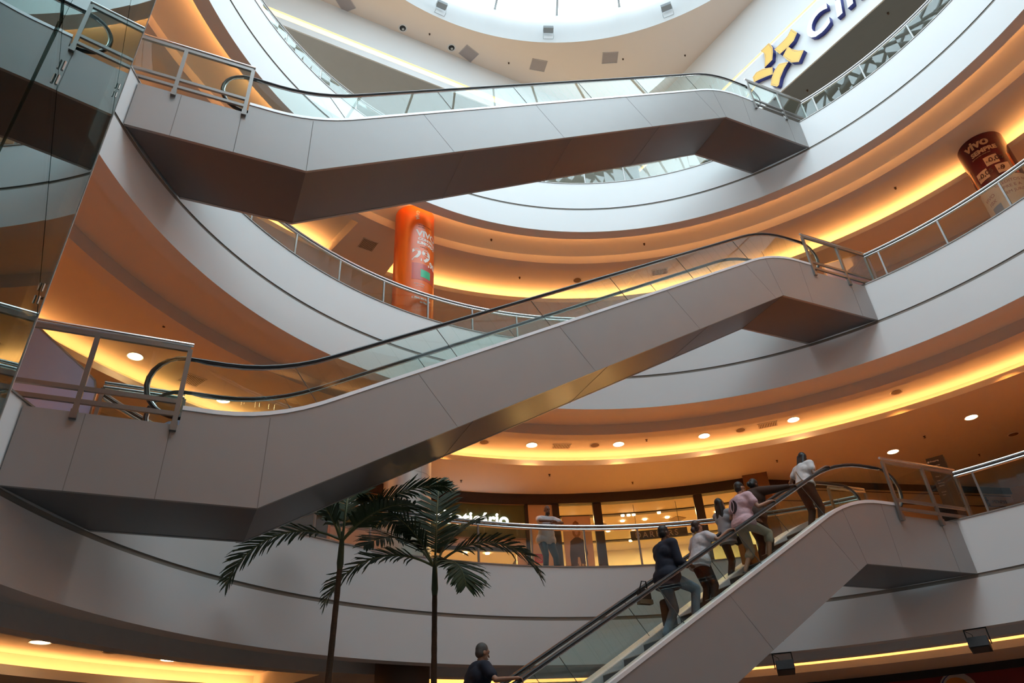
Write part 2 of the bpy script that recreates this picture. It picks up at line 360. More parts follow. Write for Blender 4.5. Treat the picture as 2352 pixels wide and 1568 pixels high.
# ================================================================ ESCALATORS
def S(x, wdt=0.75):
    t = 3+0.564*x
    def soft(u, k=wdt*0.564):     # smooth max(u,0)
        return 0 if u < -k else (u if u > k else (u+k)**2/(4*k))
    return 6-soft(6-soft(t))
def escalator(z0, label, group, y0=3.944, y1=5.39, ground=False, steps=False, sheen=False):
    t = thing('escalator', label, 'escalator', (0, 0, z0), group=group)
    xl, xr = (-8.19, 8.19)
    XK0, XK1 = -5.343, 5.217
    gl0, gl1 = y0+0.115, y1-0.34
    xs = [-6.44+i*(6.56+6.44)/60 for i in range(61)]
    decktop = [(x, S(x)+0.255) for x in xs]
    def bottom(x): return -1.02 if x <= XK0 else (4.98 if x >= XK1 else -1.02+6*(x-XK0)/(XK1-XK0))
    # side panels
    for nm, ya, yb, xe in (('side_panel', y0, y0+0.05, (-8.16, 8.16)), ('side_panel', y1-0.05, y1, (-7.28, 7.28))):
        bm = bmesh.new()
        if ground:
            poly = [(-7.2, -0.02), (-3.58, -0.02)]+[(XK1, 4.98), (xe[1], 4.98), (xe[1], 6.0), (6.56, 6.0)]
        else: poly = [(xe[0], -1.02), (XK0, -1.02), (XK1, 4.98), (xe[1], 4.98), (xe[1], 6.0), (6.56, 6.0)]
        top = [(x, z-0.01) for x, z in decktop][::-1]
        poly = poly+top+([(-7.2, 0.2)] if ground else [(-6.44, -0.02), (xe[0], -0.02)])
        prism(bm, poly, ya, yb); fin(nm, bm, CLAD, t)
    # underside
    bm = bmesh.new(); th = 0.05
    yi, yj = y0+0.002, y1-0.002
    def under(x0, z0_, x1, z1_, xf0=None, xf1=None):
        xf0 = x0 if xf0 is None else xf0; xf1 = x1 if xf1 is None else xf1
        v = [bm.verts.new(p) for p in ((x0, yi, z0_), (x1, yi, z1_), (xf1, yj, z1_), (xf0, yj, z0_), (x0, yi, z0_-0.005), (x1, yi, z1_-0.005), (xf1, yj, z1_-0.005), (xf0, yj, z0_-0.005))]
        for q in ((0, 1, 2, 3), (7, 6, 5, 4), (0, 4, 5, 1), (1, 5, 6, 2), (2, 6, 7, 3), (3, 7, 4, 0)): bm.faces.new([v[i] for i in q])
    if not ground: under(-8.16, -1.008, XK0, -1.008, -7.28, None)
    if ground: under(-3.56, -0.01, XK1, 4.992)
    else: under(XK0, -1.008, XK1, 4.992)
    under(XK1, 4.992, 8.16, 4.992, None, 7.28)
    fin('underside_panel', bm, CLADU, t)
    # seams of the near side and the underside
    sx = [-3.0, -0.4, 2.2, 4.6]
    def seam(xa, za, xb, zb_, y=y0-0.002, w_=0.010): (lambda b: (prism(b, [(xa-w_/2, za), (xa+w_/2, za), (xb+w_/2, zb_), (xb-w_/2, zb_)], y, y0+0.004), fin('panel_joint', b, SEAM, t)))(bmesh.new())
    if not ground:
        seam(-7.5, -1.02, -7.5, -0.03); seam(-6.53, -1.02, -6.53, 0.24); seam(XK0, -1.02, XK0, 0.25)
    seam(7.66, 4.98, 7.66, 5.99); seam(XK1, 4.98, XK1-0.25, 6.2, w_=0.006); seam(6.1, 4.98, 6.1, 6.25, w_=0.006)
    for x in sx:
        xb = x+0.37
        if bottom(xb) > 0 or not ground: seam(xb, bottom(xb), x-0.30, S(x-0.30)+0.24, w_=0.005)
    for x in sx:
        xx = x+0.37
        if bottom(xx) > 0.3 or not ground: bm = bmesh.new(); beam(bm, (xx+0.25, yi, bottom(xx+0.25)-0.006), (xx+0.25, yj, bottom(xx+0.25)-0.006), 0.006, 0.004); fin('underside_joint', bm, SEAM, t)
    # decks (near and far)
    for nm, ya, yb in (('deck_trim', y0-0.012, y0+0.25), ('deck_trim', y1-0.47, y1+0.012)):
        bm = bmesh.new(); top = decktop; bot = [(x, z-(0.06 if ya < 4.5 else 0.035)) for x, z in top]
        strip_prism(bm, bot, top, ya, yb)
        if ya > 4.5: strip_prism(bm, [(x, z-0.15) for x, z in top], [(x, z-0.004) for x, z in top], ya-0.03, ya-0.004)
        cleanup(bm); fin(nm, bm, DECKM, t, kind=None)
    # skirts
    for ya in (y0+0.245, y1-0.475):
        bm = bmesh.new(); top = [(x, z-0.03) for x, z in decktop]; bot = [(x, S(x)-0.25) for x in xs]
        strip_prism(bm, bot, top, ya, ya+0.012); cleanup(bm); fin('skirt_panel', bm, STEPM, t)
    # steps
    ys0, ys1 = y0+0.27, y1-0.49
    if steps:
        sb = bmesh.new(); box(sb, 0, 0.40, ys0, ys1, -0.03, 0.0); box(sb, 0, 0.012, ys0, ys1, -0.23, -0.03)
        for i in range(14): box(sb, 0.0, 0.40, ys0+0.02+i*(ys1-ys0-0.04)/14, ys0+0.035+i*(ys1-ys0-0.04)/14, 0.0, 0.008)
        me = bpy.data.meshes.new('step'); sb.to_mesh(me); sb.free(); me.materials.append(STEPM)
        x = -5.6
        while x < 5.7:
            st = obj('step', me, t, (x, 0, S(x+0.39))); x += 0.40
        bm = bmesh.new()
        x = -5.6
        while x < 5.7: box(bm, x, x+0.4, ys0+0.004, ys0+0.02, S(x+0.39)+0.008, S(x+0.39)+0.012); box(bm, x-0.002, x+0.03, ys0, ys1, S(x+0.39)-0.001, S(x+0.39)+0.010); x += 0.4
        fin('step_edge_line', bm, mat('step_line', (0.45, 0.42, 0.36), 0.4), t)
    else:
        bm = bmesh.new(); strip_prism(bm, [(x, S(x)-0.12) for x in xs], [(x, S(x)-0.02) for x in xs], ys0, ys1); cleanup(bm); fin('step_band', bm, STEPM, t)
    # landing plates
    bm = bmesh.new()
    if not ground: box(bm, -8.1, -5.4, y0+0.06, y1-0.06, -0.06, -0.005)
    else: box(bm, -7.0, -5.4, y0+0.06, y1-0.06, 0.0, 0.03)
    box(bm, 5.5, 7.3, y0+0.06, y1-0.06, 5.94, 5.995); fin('landing_plate', bm, STEEL, t)
    # balustrades
    hz = lambda x: S(x)+1.0
    for gy, nm in ((gl0, 'near'), (gl1, 'far')):
        bm = bmesh.new(); gx = [-6.5+i*13/52 for i in range(53)]
        cuts = [-4.9, -2.75, -0.95, 0.85, 2.65, 4.45]
        seg = [-6.5]+cuts+[6.5]
        for a_, b_ in zip(seg, seg[1:]):
            xx = [a_+0.004+(b_-a_-0.008)*i/8 for i in range(9)]
            sh = lambda x, e: x  # panels cut square to the slope
            bot = []; top = []
            for i, x in enumerate(xx):
                inc = abs(x) < 5.2; o_ = 0.20 if inc else 0.0
                bot.append((x+o_, S(x+o_)+0.22)); top.append((x-o_, hz(x-o_)))
            strip_prism(bm, bot, top, gy-0.006, gy+0.006)
        # rounded ends
        for sgn, zc in ((-1, 0.0), (1, 6.0)):
            c = (sgn*6.5, zc+0.57); pts = [(c[0]+sgn*0.40*sin(radians(q)), c[1]+0.42*cos(radians(q))) for q in range(0, 181, 15)]
            prism(bm, [(c[0], zc+0.99)]+pts[1:-1]+[(c[0], zc+0.15)], gy-0.006, gy+0.006)
        cleanup(bm); g = fin('glass_balustrade', bm, GLASS, t)
        if nm == 'far' and sheen:  # lavender strip imitating sky reflected in the far glass
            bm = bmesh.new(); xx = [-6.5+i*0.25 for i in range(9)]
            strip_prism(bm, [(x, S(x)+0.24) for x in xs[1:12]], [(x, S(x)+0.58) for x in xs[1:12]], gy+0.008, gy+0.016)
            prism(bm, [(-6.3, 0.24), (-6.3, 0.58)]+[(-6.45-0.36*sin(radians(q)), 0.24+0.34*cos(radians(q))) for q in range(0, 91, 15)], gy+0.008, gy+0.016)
            cleanup(bm); fin('sky_sheen_newel', bm, LAV, t)
        bm = bmesh.new()
        for c_ in cuts:
            o_ = 0.20 if abs(c_) < 5.2 else 0
            prism(bm, [(c_+o_-0.004, S(c_+o_)+0.25), (c_+o_+0.001, S(c_+o_)+0.25), (c_-o_+0.004, hz(c_-o_)), (c_-o_-0.004, hz(c_-o_))], gy-0.007, gy+0.007)
        fin('glass_joint', bm, mat('joint_dark', (0.15, 0.17, 0.16), 0.5), g)
        # handrail loop
        pts = []
        for q in range(200, -1, -15): pts.append((-6.5-0.44*sin(radians(q)), gy, 0.58+0.45*cos(radians(q))))
        for i in range(1, 54): x = -6.5+13*i/54; pts.append((x, gy, hz(x)+0.03))
        for q in range(0, 201, 15): pts.append((6.5+0.44*sin(radians(q)), gy, 6.58+0.45*cos(radians(q))))
        bm = bmesh.new(); tube(bm, pts, 0.038, 10, flat=0.72); fin('handrail', bm, RUBBER, t, smooth=True)
        bm = bmesh.new(); tube(bm, [(p[0]+ (0.035 if p[0] < -6.5 else (-0.035 if p[0] > 6.5 else 0)), p[1], p[2]-(0.038 if -6.5 <= p[0] <= 6.5 else 0)) for p in pts[3:-3]], 0.014, 6); fin('handrail_guide', bm, STEEL, t, smooth=True)
    return t
GE = 'escalators crossing the round atrium'
escalator(0, 'lowest escalator, carrying six riders up to the first gallery', GE, y0=3.98, y1=5.40, ground=True, steps=True)
escalator(6, 'middle escalator, empty, long grey side rising to the gallery with the dark red column', GE, sheen=True)
escalator(12, 'topmost escalator, empty, ending below the film strip sign', GE)

# landing side rails
def landing_rail(side, k, label, y=3.944):
    z = lev(k); s = side
    t = thing('landing_railing', label, 'railing', (0, 0, z), group='glass railings beside the escalator landings')
    xa, xb = 6.5, 8.66
    def X(x): return s*x
    bm = bmesh.new(); tube(bm, [(X(xa-0.03), y, 1.185), (X(xb), y, 1.185)], 0.028, 10); fin('top_rail', bm, STEEL, t, smooth=True)
    bm = bmesh.new(); a, b = sorted((X(xa), X(xb))); box(bm, a, b, y-0.022, y+0.022, 1.075, 1.14); fin('rail_band', bm, STEELD, t)
    for x in (xa, 7.62, xb-0.05):
        bm = bmesh.new(); box(bm, X(x)-0.03, X(x)+0.03, y-0.035, y+0.015, -0.02 if x < 8 else 0.1, 1.1)
        box(bm, X(x)-0.04, X(x)+0.04, y-0.05, y+0.02, -0.12 if x < 8 else 0.0, 0.0 if x < 8 else 0.12); fin('post', bm, STEELD, t)
    for dz in (0.30, 0.12):
        bm = bmesh.new(); a, b = sorted((X(xa), X(xb-0.15))); box(bm, a, b, y-0.03, y+0.01, dz-0.03, dz+0.03); fin('lower_rail', bm, STEELD, t)
    bm = bmesh.new(); a, b = sorted((X(xa+0.03), X(7.58))); box(bm, a, b, y-0.006, y+0.006, 0.34, 1.08)
    a, b = sorted((X(7.66), X(xb-0.08))); box(bm, a, b, y-0.006, y+0.006, 0.34, 1.08)
    fin('glass_panel', bm, GLASS, t)
    return t
landing_rail(-1, 1, 'steel and glass railing at the lower left landing, in front of a round handrail end')
landing_rail(-1, 2, 'steel and glass railing at the left landing of the topmost escalator')
landing_rail(1, 1, 'steel and glass railing at the landing where the riders arrive')
landing_rail(1, 2, 'steel and glass railing at the right landing of the middle escalator')
landing_rail(1, 3, 'steel and glass railing at the topmost landing under the film strip sign')
def landing_inner(side, k, label, y=5.42):
    z = lev(k); t = thing('landing_railing', label, 'railing', (0, 0, z), group='inner landing railings')
    xa, xb = sorted((side*6.5, side*7.6))
    for dz in (1.19, 1.12):
        bm = bmesh.new(); tube(bm, [(xa, y, dz), (xb, y, dz)], 0.028, 8); fin('top_rail', bm, STEEL, t, smooth=True)
    for x in (xa, xb):
        bm = bmesh.new(); box(bm, x-0.025, x+0.025, y-0.02, y+0.02, 0, 1.1); fin('post', bm, STEELD, t)
    bm = bmesh.new(); box(bm, xa+.03, xb-.03, y-0.006, y+0.006, 0.12, 1.08); fin('glass_panel', bm, GLASS, t)
landing_inner(-1, 1, 'far side steel railing of the lower left landing'); landing_inner(1, 1, 'far side steel railing of the landing where the riders arrive')
landing_inner(1, 2, 'far side steel railing of the right landing of the middle escalator')

# ================================================================ BALCONY RAILINGS
def balcony_railing(k, label, gaps):
    z = lev(k); t = thing('balcony_railing', label, 'railing', (0, 0, z), group='curved gallery railings')
    RR = 9.45
    az = [90.73+7.83*i for i in range(-4, 32)]+[22.55, 13.65, 4.7]
    def ingap(a): return any(g0 < (a % 360) < g1 for g0, g1 in gaps)
    spans = []; edges = sorted(gaps); cur = edges[-1][1]-360
    for g0, g1 in edges: spans.append((cur, g0)); cur = g1
    for a0, a1 in spans:
        for dr, z0_, z1_, w_, m in ((0, 1.09, 1.135, 0.05, STEEL), (0.0, 1.00, 1.055, 0.032, STEEL)):
            bm = bmesh.new(); n = int((a1-a0)/2)+2
            pts = [P(RR+dr, a0+(a1-a0)*i/(n-1), (z0_+z1_)/2) for i in range(n)]
            tube(bm, pts, 0.030 if z0_ > 1.05 else 0.032, 10, flat=0.9); fin('top_rail', bm, m, t, smooth=True)
        bm = bmesh.new(); n = int((a1-a0)/2)+2
        tube(bm, [P(RR, a0+(a1-a0)*i/(n-1), 1.066) for i in range(n)], 0.016, 6); fin('rail_gap', bm, DARKM, t, smooth=True)
    pa = sorted(set(round(a % 360, 2) for a in az if not ingap(a)))
    allp = pa+[g for g0, g1 in gaps for g in (g0, g1)]; allp = sorted(x % 360 for x in allp)
    for a in pa:
        bm = bmesh.new(); M = Matrix.Rotation(radians(a), 4, 'Z'); box(bm, RR-0.022, RR+0.022, -0.02, 0.02, 0.0, 1.03, M); fin('post', bm, STEELD, t)
    for i, a in enumerate(allp):
        b = allp[(i+1) % len(allp)]; b = b if b > a else b+360
        if ingap((a+b)/2) or b-a < 1: continue
        bm = bmesh.new(); arcbox(bm, RR-0.006-0.03, RR+0.006-0.03, a+0.15, b-0.15, 0.05, 0.98, 2.0); fin('glass_panel', bm, GLASS, t)
    return t
GR, GLf, GSH = (24.7, 36.4), (143.6, 155.4), (198.0, 222.0)
balcony_railing(1, 'curved glass railing of the first gallery with a man leaning on it', [GR, GLf, GSH])
balcony_railing(2, 'curved glass railing of the second gallery in front of the orange column', [GR, GLf, GSH])
balcony_railing(3, 'curved glass railing of the top gallery reflecting the skylight truss', [GR])

# ================================================================ COLUMNS
CS = mat('column_steel', (0.66, 0.65, 0.64), 0.40, 0.6, noise=0.03, scale=3)
def column(c, k, m, top):
    bm = bmesh.new(); cyl(bm, c, 0.55, lev(k), top, 48)
    for f in bm.faces: f.smooth = abs(f.normal.z) < 0.5
    return fin('column', bm, m, kind='structure')
C1 = (-1.62, 10.03); C2 = (12.28, 1.85)
column(C1, 1, CS, 10.34); column(C1, 2, PAINT, 16.34); column(C1, 0, mat('column_brown', (0.10, 0.07, 0.05), 0.5), 4.34)
column(C2, 2, PAINT, 16.47)
bm = bmesh.new()
for a in (-72, 20, 110, 200):
    M = Matrix.Translation((C1[0], C1[1], 0)) @ Matrix.Rotation(radians(a), 4, 'Z'); box(bm, 0.548, 0.556, -0.006, 0.006, 6, 10.34, M)
lathe(bm, [(0.551, 8.17), (0.556, 8.17), (0.556, 8.18), (0.551, 8.18)], 0, 360, 10, c=C1, closed=True)
fin('trim_column_seams', bm, mat('seam_light', (0.75, 0.75, 0.74), 0.3, 0.5), kind='structure')
# direction from the column to a reader standing on the far side of the void
def banner(c, z0, z1, mats_rows, name, label, cat, rr=0.565):
    t = thing(name, label, cat, (0, 0, 0))
    for nm, a, b, m in mats_rows:
        bm = bmesh.new(); lathe(bm, [(0.552, a), (rr, a), (rr, b), (0.552, b)], 0, 360, 7.5, c=c, closed=True)
        for f in bm.faces: f.smooth = abs(f.normal.z) < 0.5
        fin(nm, bm, m, t)
    return t
ORNG = mat('orange_banner', (0.85, 0.13, 0.006), 0.28, noise=0.25, scale=1.4, stretch=(3, 3, 0.35))
OW = mat('banner_white', (0.85, 0.78, 0.72), 0.4)
t = banner(C1, 12.08, 16.33, [('orange_wrap', 12.08, 16.33, ORNG)], 'column_banner', 'glossy orange advertising wrap with white price around the round column', 'banner')
fa = degrees(atan2(-5.3-C1[1], -6.1-C1[0]))   # centre of the print as seen from the void
def cw(x): return fa+degrees(x/0.57)
def ct(body, size, xc, z, m, bold=0.0, rot=False, c=C1, f0=None, par=None, rr=0.566):
    wdt = len(body)*size*0.58
    a0 = (f0 if f0 is not None else fa)+degrees((xc-(0 if rot else wdt/2))/rr)
    return ring_text('lettering', body, size, rr, a0, z, m, par or t, 1, c, bold=bold, depth=0.0015, rot90=rot)
ct('vivo', 0.20, 0.13, 15.80, OW, 0.006, rot=True)
DKT = mat('banner_dark', (0.10, 0.02, 0.01), 0.4)
ct('Aproveite o melhor', 0.055, 0.38, 15.60, DKT); ct('para falar', 0.055, 0.26, 15.52, DKT)
ct('VIVO', 0.30, 0.40, 15.20, OW, 0.010); ct('CONTROLE', 0.135, 0.42, 15.05, OW, 0.006); ct('ILIMITADO', 0.13, 0.42, 14.91, OW, 0.006)
ct('a partir de', 0.055, 0.35, 14.80, DKT); ct('29', 0.56, 0.27, 14.33, OW, 0.018); ct(',90', 0.27, 0.66, 14.22, OW, 0.008)
bm = bmesh.new(); lathe(bm, [(0.566, 13.66), (0.568, 13.66), (0.568, 14.22), (0.566, 14.22)], fa-5, fa+82, 5, c=C1, closed=True, capends=True)
fin('print_box', bm, mat('banner_red', (0.55, 0.07, 0.04), 0.25), t)
bm = bmesh.new(); lathe(bm, [(0.569, 13.76), (0.571, 13.76), (0.571, 14.02), (0.569, 14.02)], fa+20, fa+52, 4, c=C1, closed=True, capends=True)
fin('print_mark', bm, mat('banner_green', (0.02, 0.45, 0.22), 0.3), t)
ct('o seu celular', 0.06, 0.25, 13.50, OW); ct('com internet', 0.045, 0.22, 13.43, OW)
ct('1. Piso, em frente', 0.08, 0.38, 13.02, OW, 0.003); ct('ao Banco', 0.08, 0.38, 12.90, OW, 0.003)
MAR = mat('maroon_banner', (0.10, 0.006, 0.012), 0.22, noise=0.2, scale=1.2)
FLM = mat('flame_orange', (0.55, 0.10, 0.01), 0.25, noise=0.5, scale=2, stretch=(2, 2, 0.4))
t2 = banner(C2, 12.08, 16.45, [('maroon_wrap', 14.86, 16.45, MAR), ('white_wrap', 12.08, 14.86, mat('offwhite_banner', (0.62, 0.55, 0.48), 0.35, noise=0.06))], 'column_banner', 'dark maroon advertising wrap with cream lettering around the far right column', 'banner')
fb = degrees(atan2(-5.3-C2[1], -6.1-C2[0]))
CRM = mat('banner_cream', (0.75, 0.50, 0.30), 0.4)
def c2t(body, size, xc, z, m, bold=0.0, rot=False): return ct(body, size, xc, z, m, bold, rot, C2, fb, t2)
c2t('vivo', 0.37, 0.06, 16.07, CRM, 0.014); c2t('SEMPRE', 0.19, 0.04, 15.84, CRM, 0.009); c2t('para voce falar muito mais', 0.045, 0.02, 15.76, CRM)
c2t('vivo', 0.24, -0.72, 15.3, CRM, 0.01, True)
for (a, z, s) in ((8, 15.48, '0,05'), (-28, 15.16, '0,05'), (24, 15.12, '9')):
    bm = bmesh.new(); lathe(bm, [(0.566, z-0.14), (0.568, z-0.14), (0.568, z+0.16), (0.566, z+0.16)], fb+a-16, fb+a+16, 4, c=C2, closed=True, capends=True)
    g = fin('price_tag', bm, CRM, t2); ring_text('price_lettering', 'R$', 0.09, 0.569, fb+a-14, z-0.04, DKT, g, 1, C2, depth=0.003); ring_text('price_lettering', s, 0.20, 0.569, fb+a-6, z-0.05, DKT, g, 1, C2, depth=0.003, bold=0.004)
bm = bmesh.new()
for a in (-62, 52): lathe(bm, [(0.566, 14.88), (0.5685, 14.88), (0.5685, 15.6), (0.566, 15.6)], fb+a-4, fb+a+4, 4, c=C2, closed=True, capends=True)
fin('flame_streak', bm, FLM, t2)
PK = mat('banner_print_pink', (0.35, 0.16, 0.18), 0.4)
c2t('CREDITOS NO', 0.13, 0.25, 14.62, PK); c2t('PRE E A', 0.13, 0.25, 14.45, PK); c2t('SEM JUROS', 0.12, 0.25, 14.28, PK); c2t('VIVO', 0.15, -0.42, 14.42, PK); c2t('10X', 0.15, -0.40, 14.24, PK)
bm = bmesh.new(); lathe(bm, [(0.566, 13.75), (0.568, 13.75), (0.568, 14.15), (0.566, 14.15)], fb-50, fb-22, 4, c=C2, closed=True, capends=True)
fin('print_box', bm, mat('banner_blue', (0.22, 0.30, 0.45), 0.35), t2)

# ================================================================ FIRST GALLERY STOREFRONTS (r 15.1)
RW = 15.1
def awall(name, a0, a1, z0, z1, m, r0=RW, r1=RW+0.15, kind='structure'):
    bm = bmesh.new(); arcbox(bm, r0, r1, a0, a1, z0, z1, 1.5); return fin(name, bm, m, kind=kind)
awall('wall_header', 49, 107, 9.72, 10.04, BROWN, RW-0.12, RW+0.15)
# perfumery front
t = thing('shop_sign', 'long green shop sign board with glowing white lettering behind the palm', 'sign')
bm = bmesh.new(); arcbox(bm, RW-0.02, RW+0.06, 76.2, 99.5, 8.62, 9.70, 1.5); fin('board', bm, GREEN, t)
bm = bmesh.new(); arcbox(bm, RW-0.05, RW+0.02, 76.2, 99.5, 9.69, 9.725, 1.5); arcbox(bm, RW-0.05, RW+0.02, 76.2, 99.5, 8.58, 8.62, 1.5); fin('frame', bm, mat('bronze_frame', (0.30, 0.20, 0.12), 0.4, 0.5), t)
ring_text('lettering', 'oBoticário', 0.57, RW-0.03, 87.45, 9.02, WHITEEMIT, t, -1, bold=0.012, depth=0.02)
bm = bmesh.new()
random.seed(3)
for i in range(11):
    a = 77.2+i*2.0
    for zz in (9.28, 8.68): 
        if i % 2 == (zz > 9): arcbox(bm, RW-0.025, RW-0.02, a, a+0.12, zz+random.uniform(0, .1), zz+0.25, 1)
fin('board_dash', bm, mat('sign_dash', (0.16, 0.19, 0.09), 0.5), t)
awall('wall_lintel', 76.2, 99.5, 8.34, 8.58, BEIGE)
awall('wall_lintel', 76.2, 77.4, 6, 8.34, BEIGE); awall('wall_lintel', 93, 99.5, 6, 8.34, BEIGE)
awall('trim_4', 77.4, 93, 8.22, 8.34, BROWN, RW-0.01, RW+0.1)
awall('wall_shopside', 99.5, 107, 6, 9.72, BLUEG)
awall('trim_5', 99.3, 99.6, 6, 9.72, mat('orange_edge', (0.55, 0.28, 0.12), 0.5), RW-0.06, RW)
# beige pier and posts
awall('wall_pier', 72.7, 75.85, 6, 9.72, BEIGE)
for a0, a1 in ((75.8, 76.2), (71.95, 72.75), (66.7, 67.75), (54.35, 55.4)):
    awall('window_post', a0, a1, 6, 9.74, BROWN, RW-0.06, RW+0.1)
for i, (a0, a1) in enumerate(((67.75, 71.95), (55.4, 66.7), (49.6, 54.35))):
    awall('window_%d' % (i+1), a0, a1, 6.02, 9.72, SHOPGL, RW, RW+0.012)
# shop interior
bm = bmesh.new(); arcbox(bm, RW+0.15, 20.5, 49.3, 76, 9.74, 9.84, 2); arcbox(bm, 20.5, 20.6, 49.3, 76, 6, 9.84, 2)
for a in (49.3, 75.9): quad(bm, P(RW+.15, a, 6), P(20.5, a, 6), P(20.5, a, 9.8), P(RW+.15, a, 9.8))
fin('wall_shop_interior', bm, SHOPW, kind='structure')
bm = bmesh.new(); arcbox(bm, RW+0.15, 20.5, 76.3, 99, 8.5, 8.6, 2); arcbox(bm, 18.5, 18.6, 76.3, 99, 6, 8.5, 2); fin('wall_shop_interior', bm, SHOPW, kind='structure')
bm = bmesh.new(); arcbox(bm, 18.0, 18.2, 50, 71.5, 6, 7.95, 2); fin('wall_display', bm, SHOPY, kind='structure')
# ceiling tracks and lamps in the fashion shop
for i, (r, lab) in enumerate(((16.3, 'dark lamp track across the shop ceiling just inside the window'), (19.2, 'dark lamp track across the shop ceiling near its rear wall'))):
    t = thing('lamp_track', lab, 'light')
    bm = bmesh.new(); arcbox(bm, r-0.09, r+0.09, 50, 71.8, 9.70 - i*0.0, 9.738, 1.5); fin('track', bm, BROWN, t)
    for a in ((63.6, 62.9, 62.3, 59.3, 69.6, 52.6) if i == 0 else (65.5, 62, 58, 54.5, 69)):
        bm = bmesh.new(); c = P(r, a, 0); cyl(bm, (c.x, c.y), 0.06, 9.66, 9.70, 12); fin('spot_lamp', bm, LAMPS, t)
k_ = 0
SH = ['nearest the post', 'second from the post', 'centre', 'right of centre', 'at the far right']
for r, aa in ((17.0, (66.0, 63.4, 60.8, 58.2, 52.5)), (18.0, (64.8, 61.9, 58.6, 55.8, 51.5))):
    for j, a in enumerate(aa):
        bm = bmesh.new(); c = P(r, a, 0); cyl(bm, (c.x, c.y), 0.07, 9.71, 9.739, 12)
        tag(fin('shop_downlight', bm, LAMPS), 'small round ceiling lamp in the fashion shop, %s row, %s' % ('front' if r < 17.5 else 'rear', SH[j]), 'light', 'small shop ceiling lamps')
for j, a in enumerate((88.3, 82.6, 80.0)):
    bm = bmesh.new(); c = P(16.2, a, 0); cyl(bm, (c.x, c.y), 0.07, 8.46, 8.49, 12)
    tag(fin('shop_downlight', bm, LAMPS), 'small lamp below the green sign, %s' % ('behind the palm stem', 'centre of the doorway', 'at the right of the doorway')[j], 'light', 'lamps below the green sign')
for j, a in enumerate((57.0, 66.2)):
    bm = bmesh.new(); c = P(17.3, a, 0); M = Matrix.Translation((c.x, c.y, 9.72)) @ Matrix.Rotation(radians(a+40), 4, 'Z'); box(bm, -0.22, 0.22, -0.22, 0.22, 0, 0.018, M)
    tag(fin('shop_vent', bm, mat('vent_brown', (0.25, 0.17, 0.08), 0.6)), 'diamond shaped air vent in the shop ceiling, %s' % ('right one by the post', 'left one near the railing'), 'vent')if False else tag(fin('shop_vent', bm, mat('vent_brown', (0.25, 0.17, 0.08), 0.6)), 'square air vent in the shop ceiling, %s' % ('right one beside the post' if j == 0 else 'left one above the railing'), 'vent')
SHL = bpy.data.lights.new('shop_fill', 'AREA'); SHL.shape = 'DISK'; SHL.size = 0.4; SHL.energy = 95; SHL.color = (1.0, 0.60, 0.22)  # extra fill lights added to brighten the interiors, beside the small lamps
for r, a in ((16.6, 68), (16.6, 62), (16.6, 56), (18.8, 66), (18.8, 60), (18.8, 54)):
    o = bpy.data.objects.new('shop_fill', SHL); o.location = P(r, a, 9.69); COL.objects.link(o)
for a in (79, 84, 90): o = bpy.data.objects.new('shop_fill', SHL); o.location = P(16.9, a, 8.45); COL.objects.link(o)
# hanging sign in the window
t = thing('hanging_sign', 'narrow black hanging shop sign with pale capitals in the window', 'sign')
bm = bmesh.new(); arcbox(bm, RW+0.30, RW+0.36, 56.7, 63.4, 8.56, 8.84, 1.5); fin('board', bm, CHARC, t)
ring_text('lettering', 'DARKERS', 0.26, RW+0.29, 62.9, 8.61, mat('sign_pale', (0.6, 0.5, 0.38), 0.5), t, -1, depth=0.006, spacing=1.35)
bm = bmesh.new()
for a in (57.5, 62.6): tube(bm, [P(RW+0.33, a, 8.84), P(RW+0.33, a, 9.73)], 0.008, 6)
fin('hanger', bm, DARKM, t)
# poster
t = thing('fashion_poster', 'tall poster of a woman in dark jacket and striped trousers inside the shop window', 'poster')
rp = RW-0.06; 
def pz(a_, z_, r_=0): return P(rp-r_, a_, z_)
bm = bmesh.new(); arcbox(bm, rp, rp+0.02, 68.25, 71.7, 6.2, 9.30, 1); fin('print_ground', bm, mat('poster_beige', (0.62, 0.47, 0.34), 0.5, noise=0.1), t)
def pshape(name, pts, m, lift=0.004):
    bm = bmesh.new(); a_ = [bm.verts.new(pz(70.1-u*3.79, z_, lift)) for u, z_ in pts]; b_ = [bm.verts.new(pz(70.1-u*3.79, z_, 0)) for u, z_ in pts]
    bm.faces.new(a_); n = len(pts)
    for i in range(n): bm.faces.new((a_[i], b_[i], b_[(i+1) % n], a_[(i+1) % n]))
    return fin(name, bm, m, t)
pshape('printed_hair', [(-.12, 8.7), (-.14, 8.9), (-.08, 9.1), (0, 9.16), (.09, 9.1), (.14, 8.9), (.12, 8.7), (.05, 8.62), (-.05, 8.62)], mat('print_hair', (0.30, 0.15, 0.06), 0.5), 0.004)
pshape('printed_face', [(-.05, 8.74), (-.065, 8.86), (-.04, 8.98), (0, 9.01), (.04, 8.98), (.065, 8.86), (.05, 8.74), (0, 8.68)], mat('print_skin', (0.55, 0.33, 0.22), 0.5), 0.007)
pshape('printed_jacket', [(-.07, 8.62), (-.22, 8.5), (-.27, 8.1), (-.26, 7.65), (-.06, 7.72), (-.03, 8.0), (.03, 8.0), (.06, 7.80), (.20, 7.78), (.30, 8.1), (.24, 8.5), (.07, 8.62)], mat('print_jacket', (0.05, 0.035, 0.04), 0.5), 0.006)
for j in range(7):
    u = -.15+j*.05
    pshape('printed_trousers', [(u, 7.80), (u+.022, 7.80), (u*.35+.03+.016, 6.9), (u*.35+.03+.016, 6.25), (u*.35+.03, 6.25), (u*.35+.03, 6.9)], mat('print_stripe%d' % (j % 2), ((0.05, 0.04, 0.04), (0.6, 0.5, 0.42))[j % 2], 0.5), 0.005)
